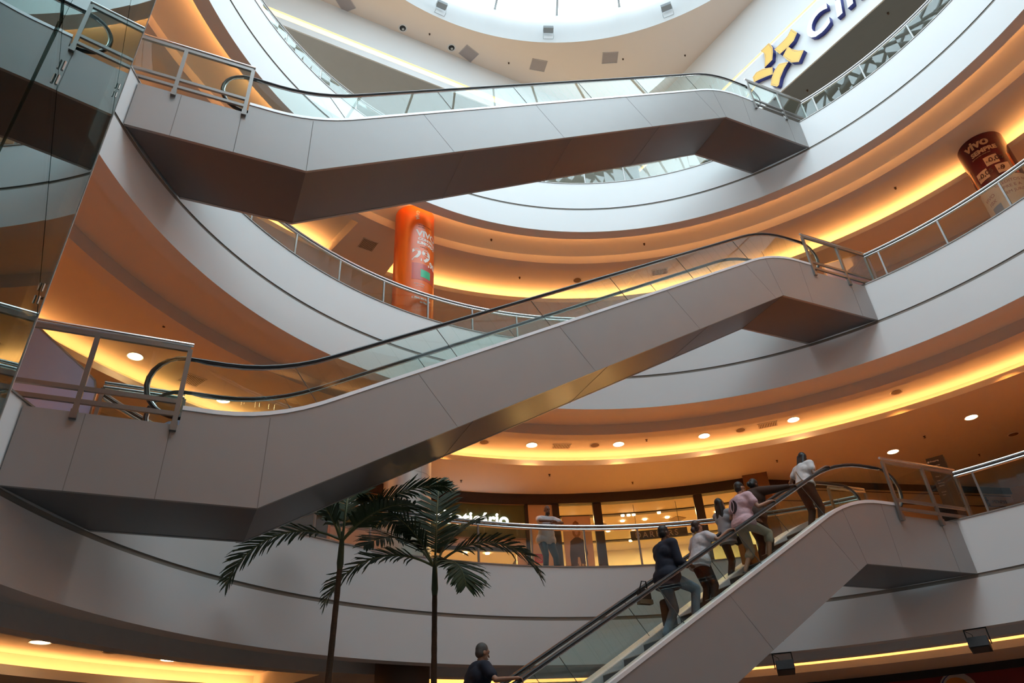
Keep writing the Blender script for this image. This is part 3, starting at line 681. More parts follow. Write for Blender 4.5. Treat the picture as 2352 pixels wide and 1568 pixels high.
# red no-smoking style sign
t = thing('warning_sticker', 'small red square sign with circle and slash on the beige pier', 'sign')
bm = bmesh.new(); arcbox(bm, RW-0.008, RW, 74.35, 75.35, 7.86, 8.14, 0.5); fin('plate', bm, mat('sign_red', (0.45, 0.02, 0.015), 0.45), t)
bm = bmesh.new(); cc = P(RW-0.012, 74.85, 8.0); Rz = Matrix.Rotation(radians(74.85), 3, 'Z')
for rr in (0.10, 0.06, 0.025):
    tube(bm, [cc+Rz @ Vector((0, rr*cos(2*pi*i/20), rr*sin(2*pi*i/20))) for i in range(21)], 0.007, 5)
tube(bm, [cc+Rz @ Vector((-0.004, -0.08, -0.08)), cc+Rz @ Vector((-0.004, 0.08, 0.08))], 0.008, 5); fin('symbol', bm, mat('sign_pink', (0.6, 0.35, 0.28), 0.5), t)
# pillar right of the shops and the straight passage wall
bm = bmesh.new(); arcbox(bm, RW-0.35, RW+0.2, 46.3, 49.2, 6, 10.04, 1.5); fin('wall_pillar', bm, mat('brown_pillar', (0.16, 0.085, 0.04), 0.5), kind='structure')
p0, p1 = Vector((10.0, 11.38, 0)), Vector((21.8, 8.95, 0)); dW = (p1-p0).normalized(); nW = Vector((-dW.y, dW.x, 0))
wallseg('wall_passage', p0, p1, 6, 10.04, nW, 0.2, BEIGE)
wallseg('wall_header', p0-nW*0.05, p0+dW*10.1-nW*0.05, 9.82, 10.04, nW, 0.04, BROWN)
bm = bmesh.new()
for z_ in (9.36, 9.74):
    a = p0-nW*0.012; b = p0+dW*10.0-nW*0.012; beam(bm, (a.x, a.y, z_), (b.x, b.y, z_), 0.012, 0.02)
fin('trim_6', bm, BROWN, kind='structure')
def walltext(body, size, pos, m, name, parent, d=dW, n=nW, up=Vector((0, 0, 1)), **k):
    me = textmesh(body, size, 0.006, [m], **k)
    return obj(name, warp(me, lambda v: pos+d*v.x+up*v.y-n*(v.z+0.02)), parent)
t = thing('wall_sign', 'dark fitness lettering and runner figure on the passage wall at far right', 'sign')
q = p0+dW*9.12; walltext('FITNESS', 0.17, Vector((q.x, q.y, 9.47)), CHARC, 'lettering', t)
bm = bmesh.new(); q = p0+dW*8.88-nW*0.03; Q = lambda u, z_: Vector((q.x+dW.x*u, q.y+dW.y*u, 9.44+z_*.8))
for pts, r in (([(0, .30), (0.02, .20)], .03), ([(0.02, .22), (-0.02, .06)], .035), ([(-.02, .06), (.08, 0), (.06, -.1)], .02), ([(-.02, .06), (-.1, 0.02), (-.14, -.08)], .02), ([(0, .2), (.09, .14)], .014), ([(0, .2), (-.09, .16)], .014)):
    tube(bm, [Q(*p) for p in pts], r, 6)
fin('figure', bm, CHARC, t)

# ground floor right: red sign board with emblem
t = thing('shop_sign', 'dark red fast food sign board with round emblem, bottom right', 'sign')
bm = bmesh.new(); arcbox(bm, RW-0.06, RW+0.0, 22, 48, 3.2, 3.86, 1.5); fin('board', bm, REDM, t)
ec = P(RW-0.10, 34.05, 3.50); Rz = Matrix.Rotation(radians(34.05), 3, 'Z')
def disc(name, ry, rz, dx, m, dy=0, dz=0, seg=(0, 360), cut=None):
    bm = bmesh.new(); pts = []
    n = 28
    for i in range(n+1 if seg[1]-seg[0] < 360 else n): a = radians(seg[0]+(seg[1]-seg[0])*i/n); pts.append((ry*cos(a)+dy, rz*sin(a)+dz))
    A_ = [bm.verts.new(ec+Rz @ Vector((-dx, y, z_))) for y, z_ in pts]; B_ = [bm.verts.new(ec+Rz @ Vector((0.04, y, z_))) for y, z_ in pts]
    bm.faces.new(A_)
    for i in range(len(pts)): bm.faces.new((A_[i], B_[i], B_[(i+1) % len(pts)], A_[(i+1) % len(pts)]))
    return fin(name, bm, m, t)
disc('emblem_plate', 0.43, 0.43, 0.0, mat('emblem_white', (0.55, 0.50, 0.48), 0.5))
disc('emblem_ring', 0.40, 0.40, 0.004, mat('emblem_blue', (0.03, 0.05, 0.25), 0.5), 0.0, -0.01)
disc('emblem_face', 0.385, 0.385, 0.008, mat('emblem_white2', (0.58, 0.53, 0.50), 0.5), -0.025, 0.0)
disc('bun_top', 0.26, 0.20, 0.014, mat('emblem_orange', (0.70, 0.26, 0.03), 0.5), 0.02, 0.10, (0, 180))
disc('bun_bottom', 0.26, 0.16, 0.014, mat('emblem_orange', (0.70, 0.26, 0.03), 0.5), 0.02, -0.16, (180, 360))
for s, zz in (('BURGER', 0.0), ('KING', -0.14)):
    me = textmesh(s, 0.16, 0.006, [mat('emblem_red', (0.35, 0.01, 0.05), 0.5)], align='CENTER', bold=0.008)
    obj('lettering', warp(me, lambda v: ec+Rz @ Vector((-v.z-0.026, -v.x, v.y+zz+v.x*0.12))), t)
awall('wall_header', 22, 48, 3.86, 4.04, CHARC, RW-0.12, RW)

# totem
t = thing('directory_totem', 'tall black directory totem with white writing behind the arrival landing railing', 'sign', P(12.4, 27.6, 6.0), radians(27.6))
bm = bmesh.new(); box(bm, -0.12, 0.12, -0.20, 0.20, 0, 2.52); fin('body', bm, CHARC, t)
bm = bmesh.new(); box(bm, -0.16, 0.16, -0.24, 0.24, 0, 0.06); fin('base', bm, DARKM, t)
TW = mat('totem_white', (0.55, 0.52, 0.5), 0.5)
for s, sz, z_ in (('Shopping', 0.055, 2.40), ('Bem-vindo', 0.045, 2.28), ('Piso 1', 0.05, 2.0), ('Lojas', 0.035, 1.9), ('Banheiros', 0.035, 1.83), ('Elevador', 0.035, 1.76), ('Escadas', 0.035, 1.6), ('Saida', 0.035, 1.53)):
    me = textmesh(s, sz, 0.002, [TW]); obj('lettering', warp(me, lambda v: Vector((-0.123-v.z, 0.13-v.x, v.y+z_))), t)
bm = bmesh.new(); M = Matrix.Translation((-0.12, 0.20, 2.40)); tube(bm, [(-0.121, 0.165, 2.415), (-0.125, 0.165, 2.415)], 0.026, 12); fin('round_logo', bm, TW, t)
# waste bin
t = thing('waste_bin', 'black dome topped waste bin behind the arrival landing', 'bin', P(10.35, 27.5, 6.0))
bm = bmesh.new(); cyl(bm, (0, 0), 0.19, 0, 0.58, 24); fin('body', bm, mat('bin_black', (0.012, 0.011, 0.010), 0.95, spec=0.1), t, smooth=False)
bm = bmesh.new(); lathe(bm, [(0.20, 0.58), (0.20, 0.61), (0.17, 0.69), (0.11, 0.74), (0.01, 0.76)], 0, 360, 15); fin('lid', bm, mat('bin_black', (0.012, 0.011, 0.010), 0.95, spec=0.1), t, smooth=True)
# satin sheets beside landings, added to imitate sky reflections in glass
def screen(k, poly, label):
    t = thing('reflection_sheet', label, 'panel', (0, 0, lev(k)), group='satin sheets for sky reflections behind the landings'); bm = bmesh.new(); prism(bm, poly, 5.60, 5.66); fin('sheet', bm, LAV, t)
    bm = bmesh.new()
    for a, b in zip(poly[:-1], poly[1:]): beam(bm, (a[0], 5.63, a[1]), (b[0], 5.63, b[1]), 0.07, 0.025)
    fin('edge_bead', bm, STEEL, t)
screen(1, [(-9.4, 0.0), (-9.4, 2.62), (-7.95, 1.47), (-7.76, 1.30), (-7.70, 1.10), (-7.70, 0.0)], 'lavender grey satin sheet with slanted top, imitating sky reflection, at the lower left landing')
screen(2, [(9.25, 0.02), (9.25, 2.25), (11.05, 3.15), (11.45, 3.1), (11.45, 0.02)], 'lavender grey satin sheet imitating sky reflection behind the right landing of the middle escalator')

# ================================================================ CEILING FIXTURES
def downlight(loc, label, lit=True, r=0.15, group='round downlights in the gallery ceilings'):
    t = thing('downlight', label, 'light', loc, group=group)
    bm = bmesh.new(); lathe(bm, [(r, 0), (r+0.025, -0.012), (r+0.03, 0.0), (r, 0.01)], 0, 360, 15, closed=True); fin('trim_ring', bm, MULL, t)
    bm = bmesh.new(); cyl(bm, (0, 0), r, -0.006, 0.02, 24); fin('lens', bm, LAMP if lit else mat('speaker_brown', (0.12, 0.07, 0.04), 0.7), t)
def speaker(loc, label):
    t = thing('ceiling_speaker', label, 'speaker', loc, group='round ceiling speakers')
    bm = bmesh.new(); lathe(bm, [(0.13, 0), (0.16, -0.012), (0.165, 0.0), (0.13, 0.01)], 0, 360, 15, closed=True); fin('trim_ring', bm, CEIL, t)
    bm = bmesh.new(); cyl(bm, (0, 0), 0.13, -0.003, 0.02, 24); fin('grille', bm, mat('speaker_brown', (0.12, 0.07, 0.04), 0.7), t)
def vent(loc, rz, label, sx=0.56, sy=0.34):
    t = thing('air_vent', label, 'vent', loc, radians(rz), 'ceiling air vents')
    bm = bmesh.new()
    for a in ((-sx/2, sx/2, -sy/2, -sy/2+0.025), (-sx/2, sx/2, sy/2-0.025, sy/2), (-sx/2, -sx/2+0.025, -sy/2, sy/2), (sx/2-0.025, sx/2, -sy/2, sy/2)): box(bm, *a, -0.012, 0.0)
    fin('frame', bm, CEIL, t)
    bm = bmesh.new(); box(bm, -sx/2+.02, sx/2-.02, -sy/2+.02, sy/2-.02, -0.002, 0.0); fin('backing', bm, mat('vent_dark', (0.08, 0.05, 0.03), 0.7), t)
    bm = bmesh.new()
    for i in range(11): x = -sx/2+0.05+i*(sx-0.1)/10; box(bm, x-0.008, x+0.008, -sy/2+.02, sy/2-.02, -0.010, -0.002)
    fin('louvre', bm, CEIL, t)
SPM = mat('sprinkler_dark', (0.10, 0.06, 0.04), 0.5, 0.4)
spb = bmesh.new(); cyl(spb, (0, 0), 0.035, -0.01, 0, 12); cyl(spb, (0, 0), 0.010, -0.05, -0.01, 8); cyl(spb, (0, 0), 0.028, -0.056, -0.05, 12)
spme = bpy.data.meshes.new('sprinkler'); spb.to_mesh(spme); spb.free(); spme.materials.append(SPM)
def sprinkler(loc, label): tag(obj('fire_sprinkler', spme, None, loc), label, 'sprinkler', 'fire sprinklers')
zc = 10.46
DLX = ['above the bald leaning man', 'third from the column', 'above the riders in the middle', 'nearest the arriving riders']
for i, a in enumerate((77.5, 65.3, 53.5, 41.65)): downlight(P(12.2, a, zc), 'lit round downlight over the first gallery, '+['first to the right of the steel column', 'second to the right of the steel column', 'third to the right of the steel column', 'fourth to the right of the steel column'][i])
downlight((13.25, 5.75, 10.04), 'lit round downlight in the flat ceiling near the right frame edge'); downlight((13.0, 8.23, 10.04), 'lit round downlight in the flat ceiling above the arrival landing')
downlight((-7.86, 10.31, zc), 'lit round downlight seen above the lower left handrail end'); downlight((-5.88, 11.8, zc), 'lit round downlight seen just above the left deck of the middle escalator')
downlight((-8.09, 10.08, 4.46), 'lit round downlight at the bottom left edge of the ground ceiling'); downlight((-5.98, 11.59, 4.46), 'lit round downlight right of the speaker in the ground ceiling')
hid = 'round downlight further round the gallery ceiling, outside the photographed side'
for a, z_, lab in ((84.2, zc, 'beside the steel column'), (68.6, zc, 'between the first and second downlights'), (48.6, zc, 'left of the long louvred vent'), (28.8, zc, 'over the arrival landing')): speaker(P(12.2, a, z_), 'dark round ceiling speaker over the first gallery, '+lab)
speaker((15.6, 6.15, 10.04), 'dark round ceiling speaker at the right frame edge'); speaker((-7.0, 10.85, 4.46), 'round ceiling speaker between two downlights at bottom left')
speaker(P(12.0, 68.3, 16.46), 'dark round ceiling speaker in the second gallery ceiling above the handrail')
vent(P(12.24, 73.3, zc), 73.3-90, 'louvred air vent between the first two downlights of the first gallery'); vent(P(12.18, 45.0, zc), 45-90, 'louvred air vent beside the fourth downlight over the riders')
vent(P(11.95, 55.0, 16.46), 55-90, 'louvred air vent in the second gallery ceiling above the middle escalator glass'); vent((-2.69, 11.31, 16.04), 10, 'dark square air vent in the flat ceiling left of the orange column', 0.5, 0.5)
vent((-6.65, 11.0, zc), 25, 'dark air vent behind the lower left handrail end', 0.5, 0.5)
for loc, lab in (((1.23, 14.05, 10.04), 'flat ceiling right of the steel column'), ((6.49, 12.66, 10.04), 'flat ceiling above the shop with the hanging sign'), ((3.64, 12.84, 10.04), 'flat ceiling above the bald man'), ((9.9, 9.85, 10.04), 'flat ceiling left of the woman at the top of the escalator'), ((13.0, 7.1, 10.04), 'flat ceiling between two right hand downlights'), ((15.93, 7.53, 10.04), 'flat ceiling above the totem'),
        (tuple(P(12.0, 61.5, zc)), 'cove ceiling between second and third downlights'), (tuple(P(10.14, 85.2, 16.34)), 'inner recess right of the orange column'), (tuple(P(10.2, 57.6, 16.34)), 'inner recess above the middle of the second gallery'), (tuple(P(11.94, 77.8, 16.46)), 'cove ceiling right of the orange column'), (tuple(P(11.95, 19.1, 16.46)), 'cove ceiling left of the maroon column'), ((-7.3, 8.6, 10.34), 'brown recess above the lower left landing')):
    sprinkler(loc, 'small fire sprinkler, '+lab)
# hall ceiling fixtures
for loc, lab in (((-1.98, 11.2, ZC), 'left'), ((0.06, 11.31, ZC), 'right')):
    t = thing('eyeball_spot', 'recessed eyeball spotlight in the peach hall ceiling, the %s one of two' % lab, 'light', loc, group='eyeball spotlights')
    bm = bmesh.new(); lathe(bm, [(0.12, 0), (0.16, -0.015), (0.17, 0), (0.12, 0.01)], 0, 360, 15, closed=True); fin('trim_ring', bm, PAINT, t)
    bm = bmesh.new(); cyl(bm, (0, 0), 0.12, -0.004, 0.01, 20); fin('socket', bm, CHARC, t)
    bm = bmesh.new(); cyl(bm, (0.02, 0.02), 0.05, -0.03, 0.0, 14); fin('lamp', bm, mat('lamp_silver', (0.6, 0.6, 0.58), 0.3, 0.7), t)
GV = mat('panel_mauve', (0.42, 0.37, 0.37), 0.6)
for (x, y), rz, lab in (((0.79, 11.3), 20, 'left'), ((3.64, 10.75), -10, 'middle'), ((6.22, 9.35), -25, 'right'), ((-4.25, 11.0), 45, 'far left')):
    t = thing('ceiling_hatch', 'square mauve access panel in the hall ceiling, the %s one' % lab, 'panel', (x, y, ZC), radians(rz), 'square access panels')
    bm = bmesh.new(); box(bm, -0.30, 0.30, -0.24, 0.24, -0.006, 0); fin('plate', bm, GV, t)
    bm = bmesh.new()
    for a in ((-.32, .32, -.26, -.24), (-.32, .32, .24, .26), (-.32, -.30, -.26, .26), (.30, .32, -.26, .26)): box(bm, *a, -0.02, 0)
    fin('frame', bm, mat('hatch_frame', (0.55, 0.50, 0.50), 0.5), t)
for loc, lab in (((2.46, 11.1, ZC), 'between the left and middle access panels'), ((6.75, 9.2, ZC), 'beside the right access panel'), ((9.05, 8.1, ZC), 'near the white wall of the hall ceiling'), ((-0.94, 11.05, ZC), 'between the two eyeball spotlights'), ((11.2, 1.75, 22.04), 'in the grey soffit right of the big letters'), ((10.9, 5.0, 22.04), 'in the grey soffit above the topmost landing')):
    sprinkler(loc, 'tiny sprinkler head '+lab)
# white box floodlights on the skylight drum
def boxflood(a, label):
    t = thing('drum_floodlight', label, 'light', P(10.3, a, 27.55), radians(a), 'white floodlights on the skylight drum')
    bm = bmesh.new(); box(bm, -0.34, -0.10, -0.20, 0.20, 0.02, 0.16); fin('housing', bm, mat('flood_grey', (0.35, 0.38, 0.40), 0.4), t)
    bm = bmesh.new()
    for s in (-1, 1): tube(bm, [(-0.01, s*0.2, -0.22), (-0.14, s*0.21, -0.2), (-0.2, s*0.21, 0.06)], 0.012, 6)
    tube(bm, [(-0.01, -0.2, -0.22), (-0.01, 0.2, -0.22)], 0.012, 6); fin('bracket', bm, MULL, t)
boxflood(94.5, 'small white floodlight on the skylight drum, left one'); boxflood(69.7, 'small white floodlight on the skylight drum, middle one'); boxflood(42.8, 'small white floodlight on the skylight drum, right one')
def blackflood(a, label):
    t = thing('black_floodlight', label, 'light', P(9.12, a, 4.04), radians(a), 'black floodlights under the first gallery')
    bm = bmesh.new(); box(bm, -0.17, 0.12, -0.17, 0.17, -0.42, -0.24, Matrix.Rotation(radians(18), 4, 'Y')); fin('housing', bm, CHARC, t)
    bm = bmesh.new(); box(bm, -0.14, 0.09, -0.145, 0.145, -0.428, -0.42, Matrix.Rotation(radians(18), 4, 'Y')); fin('lens', bm, mat('flood_lens', (0.05, 0.055, 0.06), 0.15), t)
    bm = bmesh.new()
    for s in (-1, 1): tube(bm, [(0.0, s*0.19, 0.0), (0.0, s*0.19, -0.15), (0.03, s*0.19, -0.30)], 0.012, 6)
    tube(bm, [(0, -0.19, -0.01), (0, 0.19, -0.01)], 0.012, 6); tube(bm, [(0, 0.19, -0.02), (0.02, 0.08, -0.10), (0.0, 0.06, -0.25)], 0.006, 5); fin('bracket', bm, DARKM, t)
blackflood(51.4, 'black floodlight on a bracket beside the lowest escalator side panel'); blackflood(28.6, 'black floodlight on a bracket above the red sign board')

# ================================================================ CINEMA SIGN ON THE WHITE WALL
t = thing('cinema_sign', 'big raised cinema sign with film strip star and white letters on the white wall', 'sign')
YEL = mat('sign_yellow', (0.95, 0.55, 0.10), 0.45); NAVY = mat('sign_navy', (0.03, 0.04, 0.26), 0.45); SW = mat('sign_white', (0.88, 0.90, 0.93), 0.45)
STAR = [[(0.7, 23.96), (0.57, 23.57), (0.78, 23.38), (1.02, 23.34), (1.38, 23.36), (1.51, 23.77), (1.17, 23.77), (0.9, 23.81)],
        [(1.6, 24.26), (1.53, 23.93), (1.59, 23.69), (1.7, 23.42), (2.06, 23.39), (1.93, 23.77), (1.89, 24.02), (1.97, 24.26)],
        [(1.03, 23.38), (0.94, 23.09), (0.77, 22.82), (0.6, 22.63), (0.9, 22.35), (1.13, 22.59), (1.23, 22.84), (1.31, 23.17)],
        [(1.79, 23.11), (1.87, 22.81), (2.13, 22.97), (2.41, 23.12), (2.61, 23.20), (2.59, 23.46), (2.41, 23.53), (2.13, 23.42)],
        [(1.21, 22.73), (1.44, 22.61), (1.66, 22.4), (1.81, 22.15), (1.89, 22.15), (2.08, 22.45), (1.94, 22.72), (1.77, 22.9), (1.54, 23.0)]]
for pl_ in STAR:
    bm = bmesh.new(); pos = lambda u, z_, o_: AR+dR*u-nR*o_+Vector((0, 0, z_))
    A_ = [bm.verts.new(pos(u, z_, 0.18)) for u, z_ in pl_]; B_ = [bm.verts.new(pos(u, z_, 0.01)) for u, z_ in pl_]
    f = bm.faces.new(A_); f.material_index = 0; n = len(pl_)
    for i in range(n): f = bm.faces.new((A_[i], B_[i], B_[(i+1) % n], A_[(i+1) % n])); f.material_index = 1
    piece = fin('film_strip', bm, [YEL, NAVY], t)
    bm = bmesh.new(); cen = sum((Vector((u, z_, 0)) for u, z_ in pl_), Vector())/n
    el = sorted(range(n), key=lambda i: -((Vector(pl_[(i+1) % n])-Vector(pl_[i])).length))
    half = n//2
    for i in range(n):
        a_, b_ = Vector(pl_[i]), Vector(pl_[(i+1) % n]); L = (b_-a_).length
        if n == 8 and i in (0, 3, 4, 7) and False: continue
        m_ = int(L/0.055)
        for j in range(m_):
            pnt = a_+(b_-a_)*((j+.5)/m_); pnt = pnt+(Vector((cen.x, cen.y))-pnt).normalized()*0.045
            c3 = pos(pnt.x, pnt.y, 0.182); M = Matrix.Translation(c3) @ Matrix((dR, nR, Vector((0, 0, 1)))).transposed().to_4x4(); box(bm, -0.009, 0.009, -0.003, 0.003, -0.006, 0.006, M)
    fin('perforation', bm, NAVY, piece)
for s, u, w_ in (('C', 0.40, 0.92), ('i', -0.70, 1), ('n', -1.10, 1)):
    me = textmesh(s, 1.40, 0.085, [SW, NAVY], bold=0.038, shear=0.20)
    for p in me.polygons: p.material_index = 0 if p.normal.z > 0.9 else 1
    obj('letter', warp(me, lambda v: AR+dR*(u-v.x*w_)-nR*(0.1+v.z)+Vector((0, 0, 22.72+v.y))), t)

# ================================================================ GLASS ELEVATOR SHAFT
t = thing('glass_elevator_shaft', 'dark reflective glass elevator shaft wall at the left edge', 'elevator')
E0 = Vector((-7.271, -0.449, 0)); dE = Vector((0.1225, -0.9925, 0)).normalized(); nE = Vector((-dE.y, dE.x, 0))  # nE towards the void
if nE.x < 0: nE = -nE
ts = [0, 2.49, 4.98]; zs = [0.1, 2.57, 4.57, 6.57, 8.57, 10.57, 12.57, 14.57]
bmg = bmesh.new()
random.seed(11)
for a, b in zip(ts, ts[1:]):
    for z0_, z1_ in zip(zs, zs[1:]):
        M = Matrix((Vector((dE.x, dE.y, 0)), nE, Vector((0, 0, 1)))).transposed().to_4x4(); M.translation = E0
        M = M @ Matrix.Translation(((a+b)/2, 0, (z0_+z1_)/2)) @ Matrix.Rotation(radians(random.uniform(-.10, .10)), 4, 'Z') @ Matrix.Rotation(radians(random.uniform(-.25, .25)), 4, 'X')
        bm = bmesh.new(); box(bm, -(b-a)/2+0.0025, (b-a)/2-0.0025, -0.008, 0, -(z1_-z0_)/2+0.008, (z1_-z0_)/2-0.008, M); fin('glass_pane', bm, ELGL, t)
bmg.free()
Mb = Matrix((dE, nE, Vector((0, 0, 1)))).transposed().to_4x4(); Mb.translation = E0
bm = bmesh.new(); box(bm, -0.012, 0.012, -0.03, 0.004, 0.1, 14.6, Mb); fin('edge_strip', bm, EDGE, t)
bm = bmesh.new(); box(bm, 0.10, 5.4, -1.15, -1.10, 0.0, 14.6, Mb); box(bm, 0.06, 0.10, -1.15, -0.1, 0.0, 14.6, Mb); fin('dark_backing', bm, mat('shaft_dark', (0.02, 0.022, 0.02), 0.6), t)
bm = bmesh.new()
for z_ in zs: box(bm, 0, 5.4, -0.025, -0.014, z_-0.015, z_+0.015, Mb)
fin('joint_frame', bm, DARKM, t)
bm0 = bmesh.new(); tube(bm0, [(0, 0.010, -0.03), (0, 0.010, 0.03)], 0.0065, 8); cl = bpy.data.meshes.new('clamp'); bm0.to_mesh(cl); bm0.free(); cl.materials.append(STEEL)
for z_ in zs[1:-1]:
    for x in (0.32, 2.2, 2.80, 4.6):
        for dz in (-0.05, 0.05):
            o = obj('glass_clamp', cl, t); o.matrix_local = Mb @ Matrix.Translation((x, 0, z_+dz))

# gallery lamps all round the three storeys (the round downlights of the flat ceilings)
def lamp(loc, watts, r=0.15):
    l = bpy.data.lights.new('gallery_lamp', 'AREA'); l.shape = 'DISK'; l.size = 2*r; l.energy = watts; l.color = (1.0, 0.32, 0.05); l.spread = radians(104)
    o = bpy.data.objects.new('gallery_lamp', l); o.location = loc; COL.objects.link(o)
for x, y in ((15, 2), (15, 7), (15, -4), (18, 4), (14, 12), (2, 16), (-5, 16)):  # unseen fill lights, added to brighten the grey soffits
    l = bpy.data.lights.new('soffit_fill', 'AREA'); l.shape = 'DISK'; l.size = 0.5; l.energy = 70; l.color = (0.92, 0.97, 1.0)
    o = bpy.data.objects.new('soffit_fill', l); o.location = (x, y, 21.98 if x > 11 else 24.8); COL.objects.link(o)
for k, r, dz in ((1, 14.25, -0.03), (2, 12.2, 0.41), (3, 14.25, -0.03)):
    for i in range(30):
        a = 77.5+12*i
        if 96 < a % 360 < 109: continue
        lamp(P(r, a, lev(k)-1.96+dz), LW[k]*(0.42 if 105 < a % 360 <= 180 else (0.6 if 180 < a % 360 < 340 else 1)))
# ================================================================ PALMS
LEAF = mat('palm_leaf', (0.026, 0.055, 0.016), 0.62, noise=0.35, scale=5); RACH = mat('palm_stalk', (0.14, 0.16, 0.06), 0.5); TRK = mat('palm_trunk', (0.09, 0.065, 0.045), 0.8, noise=0.3, scale=9, bump=0.6, stretch=(1, 1, 6)); SHAFT_ = mat('palm_crownshaft', (0.07, 0.10, 0.05), 0.5)
def frond(parent, base, az, e0, e1, L, leaf=0.44, wid=0.034, twist=0.0, dens=38, seed=0):
    rnd = random.Random(seed); n = 26; p = Vector(base); pts = [p.copy()]; dirs = []
    for i in range(n):
        s = i/(n-1); e = radians(e0+(e1-e0)*s**1.15); a = radians(az+twist*s); d = Vector((cos(a)*cos(e), sin(a)*cos(e), sin(e))); dirs.append(d); p = p+d*(L*0.95/n); pts.append(p.copy())
    dirs.append(dirs[-1])
    bm = bmesh.new(); tube(bm, pts, 0.016, 6, rs=[0.020*(1-0.85*i/n)+0.003 for i in range(n+1)]); r = fin('frond', bm, RACH, parent, smooth=True)
    bm = bmesh.new()
    for j in range(dens):
        s = 0.16+0.84*(j+0.5)/dens; i = min(n-1, int(s*n)); q = pts[i]+(pts[i+1]-pts[i])*(s*n-i); d = dirs[i]
        side = d.cross(Vector((0, 0, 1))); side = side.normalized() if side.length > .05 else Vector((sin(radians(az)), -cos(radians(az)), 0)); up = side.cross(d).normalized()
        ll = leaf*(0.45+0.75*sin(pi*min(1, s*0.95+0.02))**0.7)*(1-0.25*max(0, s-.8)/.2)
        for sg in (-1, 1):
            if rnd.random() < 0.04: continue
            sw = 0.42+0.45*s+rnd.uniform(-.08, .08)
            dd = (side*sg*cos(0.25)+up*rnd.uniform(-.05, .22)+d*sw).normalized(); l = ll*rnd.uniform(.85, 1.08)
            wv = (d-dd*d.dot(dd)).normalized(); w_ = wid*rnd.uniform(.8, 1.25)
            dr = Vector((0, 0, -1)); m1 = q+dd*l*0.45+dr*l*0.02; tip = q+dd*l+dr*l*rnd.uniform(.06, .20)
            m2 = q+dd*l*0.8+dr*l*0.06
            nn = dd.cross(wv)*0.004
            a = [q-wv*w_*.35, q+wv*w_*.35]; b = [m1-wv*w_*.6, m1+wv*w_*.6]; c = [m2-wv*w_*.5, m2+wv*w_*.5]; e_ = [tip-wv*w_*.08, tip+wv*w_*.08]
            V = [bm.verts.new(v) for v in a+b+c+e_]
            for k_ in range(3): bm.faces.new((V[2*k_], V[2*k_+1], V[2*k_+3], V[2*k_+2]))
    o = fin('leaflet_rows', bm, LEAF, r); md = o.modifiers.new('thick', 'SOLIDIFY'); md.thickness = 0.003
    return r
def palm(base, top, label, fronds, seed):
    t = thing('palm_tree', label, 'palm tree', base); rnd = random.Random(seed); bx, by, _ = base; ht = top[2]-0.55
    dx, dy = top[0]-bx, top[1]-by
    pts = []; rs = []
    for i in range(41):
        s = i/40; pts.append((dx*s, dy*s, ht*s)); rs.append(0.060-0.020*s+0.003*(i % 2))
    bm = bmesh.new(); tube(bm, pts, .08, 12, rs=rs); fin('trunk', bm, TRK, t, smooth=True)
    bm = bmesh.new(); tube(bm, [(dx, dy, ht), (dx, dy, ht+.1), (dx, dy, ht+.35), (dx, dy, ht+.6)], .06, 12, rs=[.042, .055, .045, .028]); fin('crownshaft', bm, SHAFT_, t, smooth=True)
    for i, (az, e0, e1, L, tw) in enumerate(fronds): frond(t, (dx+.03*cos(radians(az)), dy+.03*sin(radians(az)), ht+.48), az, e0, e1, L, twist=tw, seed=seed*50+i)
    bm = bmesh.new(); tube(bm, [(dx, dy, ht+.4), (dx+.02, dy, ht+1.1)], .01, 6, rs=[.015, .003]); fin('spear_leaf', bm, LEAF, t)
    return t
palm((-3.95, 6.1, 0), (-3.82, 6.1, 5.44), 'tall thin palm tree, the left one of two',
     [(158, 26, -76, 2.2, 4), (64, 82, 58, 2.0, 0), (-15, 58, -5, 2.1, 0), (25, 50, -25, 1.8, 6), (100, 66, 15, 1.8, 4), (-50, 40, -25, 1.6, 0), (195, 66, 10, 1.5, -6)], 1)
palm((-2.28, 6.1, 0), (-2.26, 6.1, 5.12), 'tall thin palm tree, the right one of two',
     [(155, 30, -70, 2.2, 4), (-24, 42, -70, 2.2, -4), (-75, 8, -78, 1.15, 0), (64, 82, 62, 1.9, 0), (175, 66, 10, 1.8, 0), (15, 70, 15, 1.5, 5), (125, 56, -15, 1.9, 0)], 2)

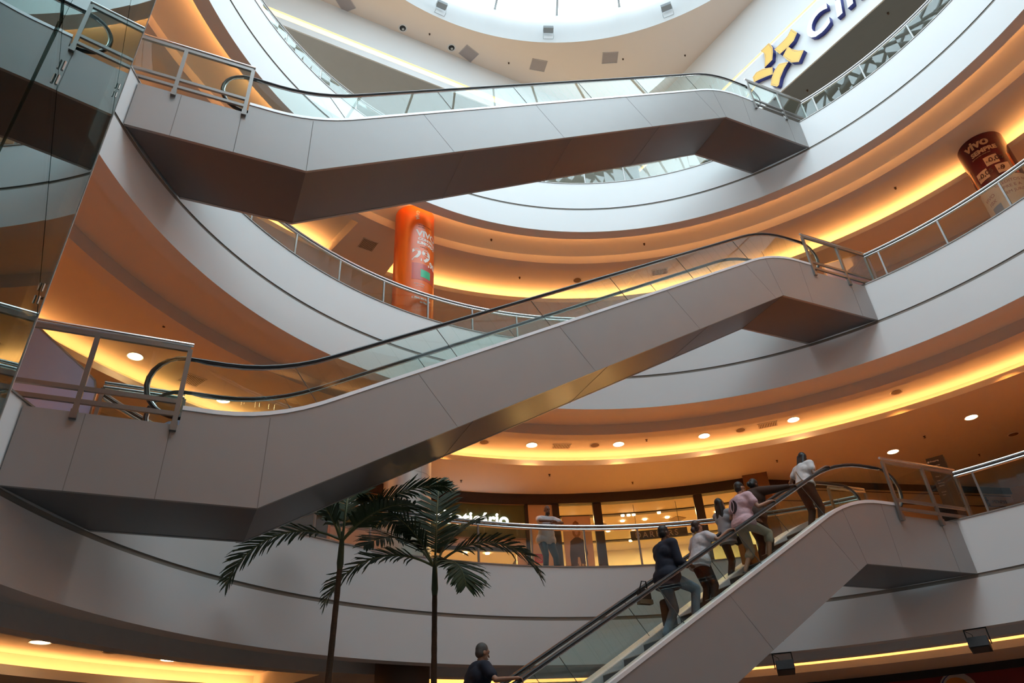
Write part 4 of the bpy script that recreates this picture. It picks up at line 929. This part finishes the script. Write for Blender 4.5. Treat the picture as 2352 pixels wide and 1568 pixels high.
# ================================================================ PEOPLE
SKIN = mat('skin_brown', (0.20, 0.095, 0.055), 0.55, noise=0.06); SKIN2 = mat('skin_tan', (0.36, 0.19, 0.12), 0.55, noise=0.06); SKIN3 = mat('skin_dark', (0.10, 0.05, 0.03), 0.55, noise=0.06)
HAIRB = mat('hair_black', (0.012, 0.010, 0.010), 0.5, noise=0.3, scale=30); HAIRG = mat('hair_greying', (0.09, 0.085, 0.08), 0.6, noise=0.4, scale=40); HAIRBR = mat('hair_brown', (0.05, 0.022, 0.014), 0.5, noise=0.3, scale=30)
def cap_(bm, p, q, r0, r1, n=14):
    """closed tapered capsule"""
    p, q = Vector(p), Vector(q); d = q-p; L = d.length
    if L < 1e-5: d = Vector((0, 0, 1)); 
    Rr, _ = orient(p, p+d.normalized()); rings = []
    prof = [(-r0*cos(a), r0*sin(a), 0) for a in [pi/2*i/4 for i in range(1, 5)]]
    prof += [(L+r1*cos(a), r1*sin(a), 1) for a in [pi/2*(4-i)/4 for i in range(0, 4)]]
    for z_, rr, _k in prof: rings.append([bm.verts.new(p+Rr @ Vector((rr*cos(2*pi*j/n), rr*sin(2*pi*j/n), z_))) for j in range(n)])
    s = bm.verts.new(p+Rr @ Vector((0, 0, -r0))); e = bm.verts.new(p+Rr @ Vector((0, 0, L+r1)))
    for a, b in zip(rings, rings[1:]):
        for j in range(n): bm.faces.new((a[j], a[(j+1) % n], b[(j+1) % n], b[j]))
    for j in range(n): bm.faces.new((s, rings[0][(j+1) % n], rings[0][j])); bm.faces.new((e, rings[-1][j], rings[-1][(j+1) % n]))
def ell(bm, c, rx, ry, rz, M=None, n=14):
    v = []; T = Matrix.Translation(c) @ (M.to_4x4() if M else Matrix())
    r_ = bmesh.ops.create_uvsphere(bm, u_segments=n, v_segments=n-2, radius=1, matrix=T @ Matrix.Diagonal((rx, ry, rz, 1)))
def blob(name, bm, m, parent, vox=0.012, sm=4, cut=None):
    me = bpy.data.meshes.new(name); bm.to_mesh(me); bm.free(); o = bpy.data.objects.new('tmp', me); COL.objects.link(o)
    md = o.modifiers.new('r', 'REMESH'); md.mode = 'VOXEL'; md.voxel_size = vox; md.use_smooth_shade = True
    s = o.modifiers.new('s', 'SMOOTH'); s.factor = 0.5; s.iterations = sm
    bpy.context.view_layer.update(); r = bpy.data.meshes.new_from_object(o.evaluated_get(bpy.context.evaluated_depsgraph_get()))
    bpy.data.objects.remove(o)
    if cut:
        b2 = bmesh.new(); b2.from_mesh(r)
        for co, no in cut:
            bmesh.ops.bisect_plane(b2, geom=b2.verts[:]+b2.edges[:]+b2.faces[:], plane_co=co, plane_no=no, clear_outer=True)
            bmesh.ops.holes_fill(b2, edges=[e for e in b2.edges if e.is_boundary], sides=0)
        b2.to_mesh(r); b2.free()
    r.materials.clear(); r.materials.append(m)
    for p in r.polygons: p.use_smooth = True
    r.name = name; return obj(name, r, parent)
def ik(a, b, l1, l2, hint):
    a, b = Vector(a), Vector(b); d = b-a; L = min(d.length, (l1+l2)*0.999); dn = d.normalized(); b = a+dn*L
    x = (l1*l1-l2*l2+L*L)/(2*L); h = sqrt(max(0, l1*l1-x*x)); hv = Vector(hint); hv = hv-dn*hv.dot(dn)
    return a+dn*x+hv.normalized()*h, b
def person(name, label, loc, yaw, h=1.7, fL=(-0.10, 0, 0), fR=(0.10, 0, 0), hL=(-0.26, 0.06, 0.84), hR=(0.26, 0.06, 0.84), lean=0.0, side=0.0, hip_dz=0.0, hip=(0, 0), yaw_up=0.0,
           skin=None, hair=None, hairstyle='short', top=None, sleeve=0.45, bottoms=None, leglen='long', shoes=None, look=(0, 0), build=1.0, elbow=(0, -0.6, -0.5), elbowR=None, elbowL=None, grip=(False, False), top_hem=0.90, loose=0.0, belly=0.0, face=False, scale_w=1.0):
    k = h/1.72; t = thing(name, label, 'person', loc, yaw)
    skin = skin or SKIN; HZ = (0.92+hip_dz)*k; hx, hy = hip
    B = build
    hipc = Vector((hx, hy, HZ)); Rt = Matrix.Rotation(yaw_up, 3, 'Z') @ Matrix.Rotation(-lean, 3, 'X') @ Matrix.Rotation(side, 3, 'Y')
    U = lambda x, y, z_: hipc+Rt @ Vector((x*k, y*k, z_*k))
    sh = 0.185*B*scale_w
    neck = U(0, -0.01, 0.53); shL, shR = U(-sh, 0, 0.475), U(sh, 0, 0.475)
    Rh = Rt @ Matrix.Rotation(look[0], 3, 'Z') @ Matrix.Rotation(look[1], 3, 'X')
    hc = neck+Rh @ Vector((0, 0.02*k, 0.155*k))
    Hd = lambda x, y, z_: hc+Rh @ Vector((x*k, y*k, z_*k))
    legs = []
    for s, f in ((-1, fL), (1, fR)):
        hp = hipc+Vector((s*0.095*k, 0, -0.03*k)); an = Vector((f[0], f[1], f[2]+0.085*k)); kn, an = ik(hp, an, 0.43*k, 0.425*k, (s*0.05, 1, 0)); legs.append((hp, kn, an, s))
    arms = []
    for s, f, shp, eh in ((-1, hL, shL, elbowL or elbow), (1, hR, shR, elbowR or elbow)):
        el, wr = ik(shp, Vector(f), 0.295*k, 0.26*k, (s*0.35+eh[0], eh[1], eh[2])); arms.append((shp, el, wr, s))
    bm = bmesh.new()
    # torso and neck
    cap_(bm, U(-.07*B, 0, .02), U(.07*B, 0, .02), .115*B*k, .115*B*k); cap_(bm, U(-.04*B, 0.005, .18), U(.04*B, .005, .18), .108*B*k, .108*B*k); cap_(bm, U(-.07*B, 0, .36), U(.07*B, 0, .36), .115*B*k, .115*B*k)
    cap_(bm, shL, shR, .06*k, .06*k); cap_(bm, U(0, 0, .10), U(0, 0, .42), .115*B*k, .12*B*k); cap_(bm, U(0, -.01, .45), Hd(0, -0.01, -.08), .055*k, .05*k)
    # head
    ell(bm, Hd(0, -.012, .035), .073*k, .092*k, .098*k, Rh); ell(bm, Hd(0, .022, -.045), .054*k, .062*k, .068*k, Rh); cap_(bm, Hd(0, .085, .015), Hd(0, .104, -.018), .010*k, .015*k, 8)
    cap_(bm, Hd(-.03, .078, .042), Hd(.03, .078, .042), .014*k, .014*k, 8)
    cap_(bm, Hd(-.018, .080, -.055), Hd(.018, .080, -.055), .010*k, .010*k, 8); ell(bm, Hd(0, .07, -.092), .022*k, .018*k, .018*k, Rh)
    for s in (-1, 1): ell(bm, Hd(s*.076, -.01, .0), .010*k, .020*k, .030*k, Rh)
    for hp, kn, an, s in legs:
        cap_(bm, hp, kn, .083*B*k, .055*k); cap_(bm, kn, kn+(an-kn)*.4, .053*k, .054*k); cap_(bm, kn+(an-kn)*.35, an, .052*k, .036*k)
        cap_(bm, an+Vector((0, -.03, -.05))*k, an+Vector((0, .13, -.055))*k, .032*k, .028*k)
    for shp, el, wr, s in arms:
        cap_(bm, shp, el, .047*B*k, .037*k); cap_(bm, el, wr, .038*k, .025*k)
        fd = (wr-el).normalized(); g = grip[0] if s < 0 else grip[1]
        pd = (fd*(0.35 if g else 1)+Vector((0, .6, 0))*(1 if g else 0)).normalized() if g else fd
        sd = pd.cross(Vector((0, 0, 1))); sd = sd.normalized() if sd.length > .1 else Vector((1, 0, 0)); dn = sd.cross(pd).normalized()
        if dn.z > 0: dn = -dn
        pc = wr+pd*.045*k
        cap_(bm, wr, pc-sd*.018*k, .024*k, .024*k, 10); cap_(bm, wr, pc+sd*.018*k, .024*k, .024*k, 10); ps = pc+pd*.03*k
        for i, (off, fl) in enumerate(((-.033, .062), (-.011, .074), (.011, .070), (.033, .056))):
            a0 = ps+sd*off*k; curl = 1.0 if g else .35
            a1 = a0+(pd+dn*curl*.6).normalized()*fl*.5*k; a2 = a1+(pd*(.2 if g else .8)+dn*curl*1.3).normalized()*fl*.5*k
            cap_(bm, a0, a1, .0105*k, .0095*k, 8); cap_(bm, a1, a2, .0095*k, .0085*k, 8)
        th0 = wr+pd*.02*k-sd*s*.022*k; th1 = th0+(pd*.7-sd*s*.8+dn*.3).normalized()*.035*k; th2 = th1+(pd*.8-sd*s*.1+dn*.6).normalized()*.028*k
        cap_(bm, th0, th1, .013*k, .011*k, 8); cap_(bm, th1, th2, .011*k, .009*k, 8)
    blob('body', bm, skin, t, 0.0085, 3)
    # eyes
    for s in (-1, 1):
        bm = bmesh.new(); ell(bm, Hd(s*.028, .077, .022), .012*k, .007*k, .007*k, Rh, 8); e = fin('eye', bm, mat('eye_dark', (0.05, 0.04, 0.04), 0.2), t, smooth=True)
    bm = bmesh.new(); cap_(bm, Hd(-.022, .090, -.055), Hd(.022, .090, -.055), .0045*k, .0045*k, 6); fin('lips', bm, mat('lips', (0.22, 0.07, 0.06), 0.5), t, smooth=True)
    # top
    if top:
        g = .016+loose; bm = bmesh.new()
        hemz = (top_hem-0.92)
        cap_(bm, U(-.075*B, -.01, 0.0), U(.075*B, -.01, 0.0), (.130*B+g)*k, (.130*B+g)*k); cap_(bm, U(-.06*B, 0, hemz-.02), U(.06*B, 0, hemz-.02), (.122*B+g)*k, (.122*B+g)*k); cap_(bm, U(-.045*B, 0, .16), U(.045*B, 0, .16), (.112*B+g)*k, (.112*B+g)*k)
        cap_(bm, U(0, 0, hemz-.02), U(0, 0, .42), (.120*B+g+loose)*k, (.115*B+g)*k); cap_(bm, U(-.07*B, 0, .36), U(.07*B, 0, .36), (.112*B+g)*k, (.112*B+g)*k); cap_(bm, shL, shR, (.066+g*.7)*k, (.066+g*.7)*k); cap_(bm, shL*.8+neck*.2-Vector((0,0,.01)), shR*.8+neck*.2-Vector((0,0,.01)), (.072+g*.7)*k, (.072+g*.7)*k)
        if belly: ell(bm, U(0, .06, .14), .12*B*k, (.09+belly)*k, .14*k, Rt)
        cap_(bm, U(0, -.01, .47), U(0, -.01, .515), .075*k, .062*k)
        for shp, el, wr, s in arms:
            if sleeve > 0:
                L1 = min(1, sleeve*2)
                cap_(bm, shp, shp+(el-shp)*L1, (.055*B+g*.7)*k, (.047+g*.6+ (0.012 if sleeve < .5 else 0))*k)
                if sleeve > .5: cap_(bm, el, el+(wr-el)*(sleeve*2-1), (.045+g*.5)*k, (.034+g*.3)*k)
        blob('shirt', bm, top, t, 0.012, 14, [(U(0, 0, hemz), Rt @ Vector((0, 0, -1)))])
    # bottoms
    if bottoms:
        g = .014; bm = bmesh.new(); cap_(bm, U(-.07*B, 0, .0), U(.07*B, 0, .0), (.118*B+g)*k, (.118*B+g)*k); cap_(bm, U(-.05*B, 0, .06), U(.05*B, 0, .06), (.108*B+g)*k, (.108*B+g)*k)
        ell(bm, hipc+Vector((0, -.03, -.02))*k, .125*B*k, .088*k, .10*k)
        for hp, kn, an, s in legs:
            cap_(bm, hp, kn, (.090*B+g)*k, (.062+g)*k)
            if leglen == 'long': cap_(bm, kn, kn+(an-kn)*.97, (.060+g)*k, (.046+g)*k)
            elif leglen == 'short': cap_(bm, kn, kn+(an-kn)*.28, (.066+g)*k, (.070+g)*k)
        blob('trousers' if leglen == 'long' else 'shorts', bm, bottoms, t, 0.012, 5)
    for hp, kn, an, s in legs:
        bm = bmesh.new(); cap_(bm, an+Vector((0, -.035, -.052))*k, an+Vector((0, .10, -.056))*k, .040*k, .036*k); cap_(bm, an+Vector((0, .02, -.05))*k, an+Vector((0, .155, -.062))*k, .038*k, .028*k)
        blob('shoe', bm, shoes or CHARC, t, 0.010, 3)
    # hair
    if hair:
        bm = bmesh.new()
        if hairstyle == 'bald': pass
        elif hairstyle == 'short':
            ell(bm, Hd(0, -.024, .052), .080*k, .094*k, .092*k, Rh); ell(bm, Hd(0, -.045, .0), .076*k, .066*k, .075*k, Rh)
        elif hairstyle == 'bun':
            ell(bm, Hd(0, -.022, .050), .082*k, .096*k, .095*k, Rh); ell(bm, Hd(0, -.05, .0), .078*k, .066*k, .075*k, Rh); ell(bm, Hd(0, -.13, -.03), .045*k, .05*k, .055*k, Rh)
        elif hairstyle in ('long', 'bob'):
            ell(bm, Hd(0, -.022, .050), .084*k, .096*k, .097*k, Rh)
            LL = -.30 if hairstyle == 'long' else -.17
            for x in (-.055, -.02, .02, .055): cap_(bm, Hd(x, -.05, .03), hc+Rt @ Vector((x*1.15*k, -.075*k, LL*k)), .048*k, (.030 if hairstyle == 'long' else .042)*k)
            for s in (-1, 1): cap_(bm, Hd(s*.066, -.01, .04), hc+Rt @ Vector((s*.085*k, -.02*k, (LL*.75)*k)), .028*k, .022*k)
        blob('hair', bm, hair, t, 0.010, 3)
        if hairstyle == 'bun': bm = bmesh.new(); tube(bm, [Hd(.03*cos(a), -.095, -.022+.03*sin(a)) for a in [2*pi*i/10 for i in range(11)]], .008*k, 6); fin('hair_tie', bm, mat('teal_tie', (0.10, 0.35, 0.33), 0.5), t)
    return t, dict(U=U, Hd=Hd, arms=arms, legs=legs, k=k, Rt=Rt)
def steps_z(x):  # top of the escalator step that carries x
    i = math.floor((x+5.6)/0.40); return S(-5.6+0.40*i+0.39)
FX = -pi/2   # facing +x (uphill)
NAVYT = mat('cloth_navy', (0.010, 0.014, 0.030), 0.85, bump=2.2); DENIM = mat('cloth_denim', (0.16, 0.23, 0.31), 0.85, noise=0.25, scale=7, bump=2.2); WHT = mat('cloth_white', (0.62, 0.58, 0.60), 0.85, noise=0.05, scale=8, bump=2.2)
PINK = mat('cloth_pink', (0.66, 0.44, 0.48), 0.85, noise=0.06, scale=8, bump=2.2); BRN = mat('cloth_brown', (0.055, 0.028, 0.018), 0.9, noise=0.15); BLK = mat('cloth_black', (0.012, 0.010, 0.010), 0.9); KHA = mat('cloth_khaki', (0.42, 0.38, 0.30), 0.85, noise=0.12, scale=8, bump=2.2)
DKB = mat('cloth_dark_brown', (0.035, 0.018, 0.014), 0.9); STRI = mat('cloth_striped', (0.55, 0.56, 0.60), 0.85, noise=0.10, scale=40, stretch=(0.2, 0.2, 3)); DDEN = mat('cloth_dark_denim', (0.012, 0.02, 0.03), 0.85)
def rider(x, y, **k):
    z = steps_z(x)+0.008
    up = k.pop('up', 1)   # how many steps ahead the leading foot is
    return x, y, z
def hd(x, z_): return (y0_-4.09, x-x0, z_-z0_)   # grip point on the near handrail in the rider's own frame
# man in dark jacket, right foot one step up
zr = lambda x: steps_z(x)+0.008
x0, y0_ = 1.02, 4.42; z0_ = zr(x0)
t, I = person('person', 'man in dark jacket and light blue jeans holding a small device on the lowest escalator', (x0, y0_, z0_), FX, 1.81, fL=(-.12, -.02, 0), fR=(.12, .42, zr(x0+.42)-z0_), hL=(-.08, .42, 1.14), hR=(.16, .44, 1.12), hip=(0.0, .10), hip_dz=-.03, lean=.10,
              skin=SKIN3, hair=HAIRB, top=NAVYT, sleeve=.93, bottoms=DENIM, shoes=mat('shoe_brown', (0.06, 0.04, 0.03), 0.6), build=1.08, loose=.02, top_hem=.76, elbow=(0, -.5, -.8), grip=(False, False))
tt = thing('handheld_device', 'small black handheld device in the hands of the dark jacket man', 'phone', (x0+.55, y0_-.04, z0_+1.17), FX)
bm = bmesh.new(); box(bm, -.06, .06, -.02, .02, -.03, .03); fin('case', bm, CHARC, tt); bm = bmesh.new(); box(bm, -.05, .05, -.024, -.02, -.02, .022); fin('screen', bm, mat('screen_grey', (0.10, 0.11, 0.12), 0.2), tt)
tt = thing('suitcase', 'slim upright black case standing between the dark jacket man and the escalator wall', 'case', (x0+.38, 4.93, zr(x0+.38)))
bm = bmesh.new(); box(bm, -.09, .09, -.10, .10, .02, .50); bmesh.ops.bevel(bm, geom=bm.edges[:], offset=.02, segments=2, affect='EDGES'); fin('shell', bm, BLK, tt); bm = bmesh.new(); tube(bm, [(-.04, -.02, .5), (-.04, -.02, .56), (.04, -.02, .56), (.04, -.02, .5)], .008, 6); fin('handle', bm, DARKM, tt)
tt = thing('shoulder_bag', 'black and tan shoulder bag hanging behind the dark jacket man', 'bag', (x0-.06, 4.90, z0_+.62))
bm = bmesh.new(); box(bm, -.13, .11, -.05, .05, 0, .24); bmesh.ops.bevel(bm, geom=bm.edges[:], offset=.025, segments=2, affect='EDGES'); fin('pouch', bm, mat('bag_black', (0.02, 0.017, 0.015), 0.6), tt)
bm = bmesh.new(); box(bm, -.135, .115, -.055, .055, 0.0, .07); fin('tan_base', bm, mat('bag_tan', (0.22, 0.16, 0.10), 0.6), tt); bm = bmesh.new(); tube(bm, [(-.09, 0, .22), (-.05, -.04, .36), (0.03, -.04, .36), (.07, 0, .22)], .010, 6); fin('strap', bm, BLK, tt)
# woman in white t-shirt, right hand on the rail
x0, y0_ = 1.99, 4.62; z0_ = zr(x0)
t, I = person('person', 'woman in white t-shirt looking up, hand on the escalator handrail', (x0, y0_, z0_), FX, 1.58, fL=(-.10, 0, 0), fR=(.09, .03, 0), hR=hd(2.30, 5.39), hL=(-.2, .25, .92), skin=SKIN2, hair=HAIRBR, hairstyle='bun', top=WHT, sleeve=.26, bottoms=BLK, look=(0, .55), build=1.05, loose=.02, top_hem=.80, elbow=(0, -.3, -.9), grip=(False, True), lean=.26)
# woman in vest
x0, y0_ = 3.0, 5.02; z0_ = zr(x0)
t, I = person('person', 'woman with long dark hair in grey sleeveless vest beside the pink shirt man', (x0, y0_, z0_), FX+.25, 1.57, fL=(-.10, .05, 0), fR=(.10, .38, zr(x0+.38)-z0_), hR=(.12, .32, .88), hL=(-.1, .38, .92), hip=(0, .08), hip_dz=-.02, lean=.05, skin=SKIN2, hair=HAIRB, hairstyle='long', top=mat('cloth_grey_vest', (0.36, 0.36, 0.38), 0.85, noise=0.1), sleeve=0, bottoms=BLK, look=(-.3, .25), build=.92, top_hem=.78, loose=.015)
# man in pink t-shirt
x0, y0_ = 2.95, 4.50; z0_ = zr(x0)
t, I = person('person', 'man in pink t-shirt with dark leaf print and khaki shorts on the escalator', (x0, y0_, z0_), FX, 1.71, fL=(-.12, 0.0, 0), fR=(.12, .40, zr(x0+.40)-z0_), hR=hd(3.38, 6.01), hL=(-.22, .35, 1.05), hip=(0, .10), hip_dz=-.03, lean=.12, skin=SKIN2, hair=HAIRB, top=PINK, sleeve=.27, bottoms=KHA, leglen='short', build=1.10, loose=.018, top_hem=.85, elbow=(0, -.2, -.9), grip=(False, True), look=(-.1, 0))
bm = bmesh.new(); U = I['U']
vs = [bm.verts.new(U(-.03+.085*cos(a), -.186+abs(.085*cos(a)-.03)*.25, .30+.125*sin(a))) for a in [2*pi*i/20 for i in range(20)]]; bm.faces.new(vs)
o = fin('leaf_print', bm, mat('print_plum', (0.05, 0.025, 0.03), 0.85), t); md = o.modifiers.new('s', 'SOLIDIFY'); md.thickness = .014
bm = bmesh.new()
for sg in (-1, 1): tube(bm, [U(-.03+sg*(.012+.030*sin(pi*i/8)), -.196, .19+.22*i/8) for i in range(9)], .0055, 5)
fin('print_line', bm, PINK, t)
tt = thing('carrier_bag', 'orange brown paper carrier bag held low by the pink shirt man', 'bag', (x0+.26, 4.72, zr(x0+.26)+.02))
bm = bmesh.new(); box(bm, -.15, .15, -.07, .07, 0, .34); fin('paper_body', bm, mat('paper_orange', (0.45, 0.16, 0.03), 0.7), tt)
for s in (-.05, .05): bm = bmesh.new(); tube(bm, [(-.06, s, .34), (-.04, s, .46), (.04, s, .46), (.06, s, .34)], .006, 6); fin('handle', bm, mat('cord_white', (0.6, 0.55, 0.5), 0.7), tt)
# woman in brown top
x0, y0_ = 3.59, 4.78; z0_ = zr(x0)
t, I = person('person', 'person in brown top with teal hair tie leaning forward on the escalator', (x0, y0_, z0_), FX, 1.72, fL=(-.10, 0, 0), fR=(.10, .03, 0), hR=hd(4.02, 6.38), hL=(-.22, .35, 1.0), lean=.24, skin=SKIN3, hair=HAIRB, hairstyle='bun', top=BRN, sleeve=.9, bottoms=BLK, build=1.14, loose=.03, top_hem=.84, elbow=(0, -.2, -.9), grip=(False, True), look=(.1, -.1))
bm = bmesh.new(); U = I['U']; lathe(bm, [(.168, -.15), (.176, -.15), (.172, -.06), (.164, -.06)], 0, 360, 12, closed=True)
for v in bm.verts: v.co = U(v.co.x*1.12, v.co.y, v.co.z)
fin('patterned_hem', bm, mat('hem_pattern', (0.25, 0.22, 0.18), 0.85, noise=0.9, scale=30), t)
# woman in white top at the top
x0, y0_ = 4.79, 4.50; z0_ = zr(x0)
t, I = person('person', 'woman with black hair in white blouse and brown trousers nearest the top of the escalator', (x0, y0_, z0_), FX, 1.64, fL=(-.09, -.03, 0), fR=(.10, .05, 0), hR=hd(5.02, 6.87), hL=(-.26, .10, .88), lean=.22, hip=(0, .02), skin=SKIN, hair=HAIRB, hairstyle='bob', top=mat('cloth_blouse', (0.70, 0.68, 0.68), 0.85, noise=0.05, scale=12), sleeve=.24, bottoms=DKB, build=1.04, loose=.018, top_hem=.95, elbow=(0, -.2, -.9), grip=(False, True), look=(.15, -.1))
bm = bmesh.new(); U = I['U']; tube(bm, [U(-.15, -.06, .46), U(-.05, -.155, .33), U(.07, -.16, .12), U(.16, -.10, -.02)], .010, 6); st = fin('crossbody_strap', bm, mat('strap_tan', (0.22, 0.13, 0.07), 0.6), t)
tt = thing('waist_bag', 'small tan bag worn at the back waist of the white blouse woman', 'bag', I['U'](0, 0, 0)*1.0)
bpos = Matrix.Translation((x0, y0_, z0_)) @ Matrix.Rotation(FX, 4, 'Z') @ I['U'](.02, -.175, -.0); tt.location = bpos; tt.rotation_euler = (0, 0, FX)
bm = bmesh.new(); box(bm, -.13, .15, -.03, .03, -.05, .05); bmesh.ops.bevel(bm, geom=bm.edges[:], offset=.018, segments=2, affect='EDGES'); fin('pouch', bm, mat('pouch_tan', (0.33, 0.20, 0.11), 0.6), tt); bm = bmesh.new(); box(bm, -.07, .09, -.036, -.03, -.002, .004); fin('zip', bm, STEEL, tt)
# man at the bottom
x0, y0_ = -2.18, 4.70; z0_ = zr(x0)
t, I = person('person', 'man with greying hair in dark navy polo seen from behind at the bottom edge', (x0, y0_, z0_), FX, 1.72, fL=(-.12, 0, 0), fR=(.12, .05, 0), lean=.22, hR=hd(-1.83, 3.06), hL=(-.26, .12, .9), skin=SKIN2, hair=HAIRG, top=NAVYT, sleeve=.3, bottoms=BLK, build=1.16, loose=.02, top_hem=.86, elbow=(0, -.3, -.8), grip=(False, True), look=(.1, 0))
# bald man leaning on the gallery rail
a_ = 82.0; q = P(9.92, 79.7, 6.0); yw = radians(79.7)+pi/2+.12
t, I = person('person', 'bald bearded man in short sleeved striped shirt leaning on the gallery railing', (q.x, q.y, 6.0), yw, 1.74, fL=(-.20, -.02, 0), fR=(.14, .10, 0), hL=(-.03, .42, 1.21), hR=(.05, .44, 1.24), lean=.30, hip=(0, -.06), skin=SKIN, hair=None, hairstyle='bald', top=STRI, sleeve=.28, bottoms=DDEN, build=1.10, loose=.015, top_hem=.84, elbow=(0, .1, -1), elbowL=(-.9, .5, -.35), elbowR=(.9, .5, -.35), look=(.1, .12))
bm = bmesh.new(); Hd = I['Hd']; ell(bm, Hd(0, .035, -.072), .055, .056, .052); ell(bm, Hd(0, .082, -.045), .032, .014, .010); blob('beard', bm, HAIRB, t, 0.009, 2)
bm = bmesh.new(); U = I['U']
for sg in (-1, 1):
    vs = [bm.verts.new(U(*c)) for c in ((sg*.015, .075, .50), (sg*.085, .03, .53), (sg*.10, .095, .47), (sg*.045, .125, .44))]; bm.faces.new(vs)
o = fin('collar_flap', bm, STRI, t); md = o.modifiers.new('s', 'SOLIDIFY'); md.thickness = .008
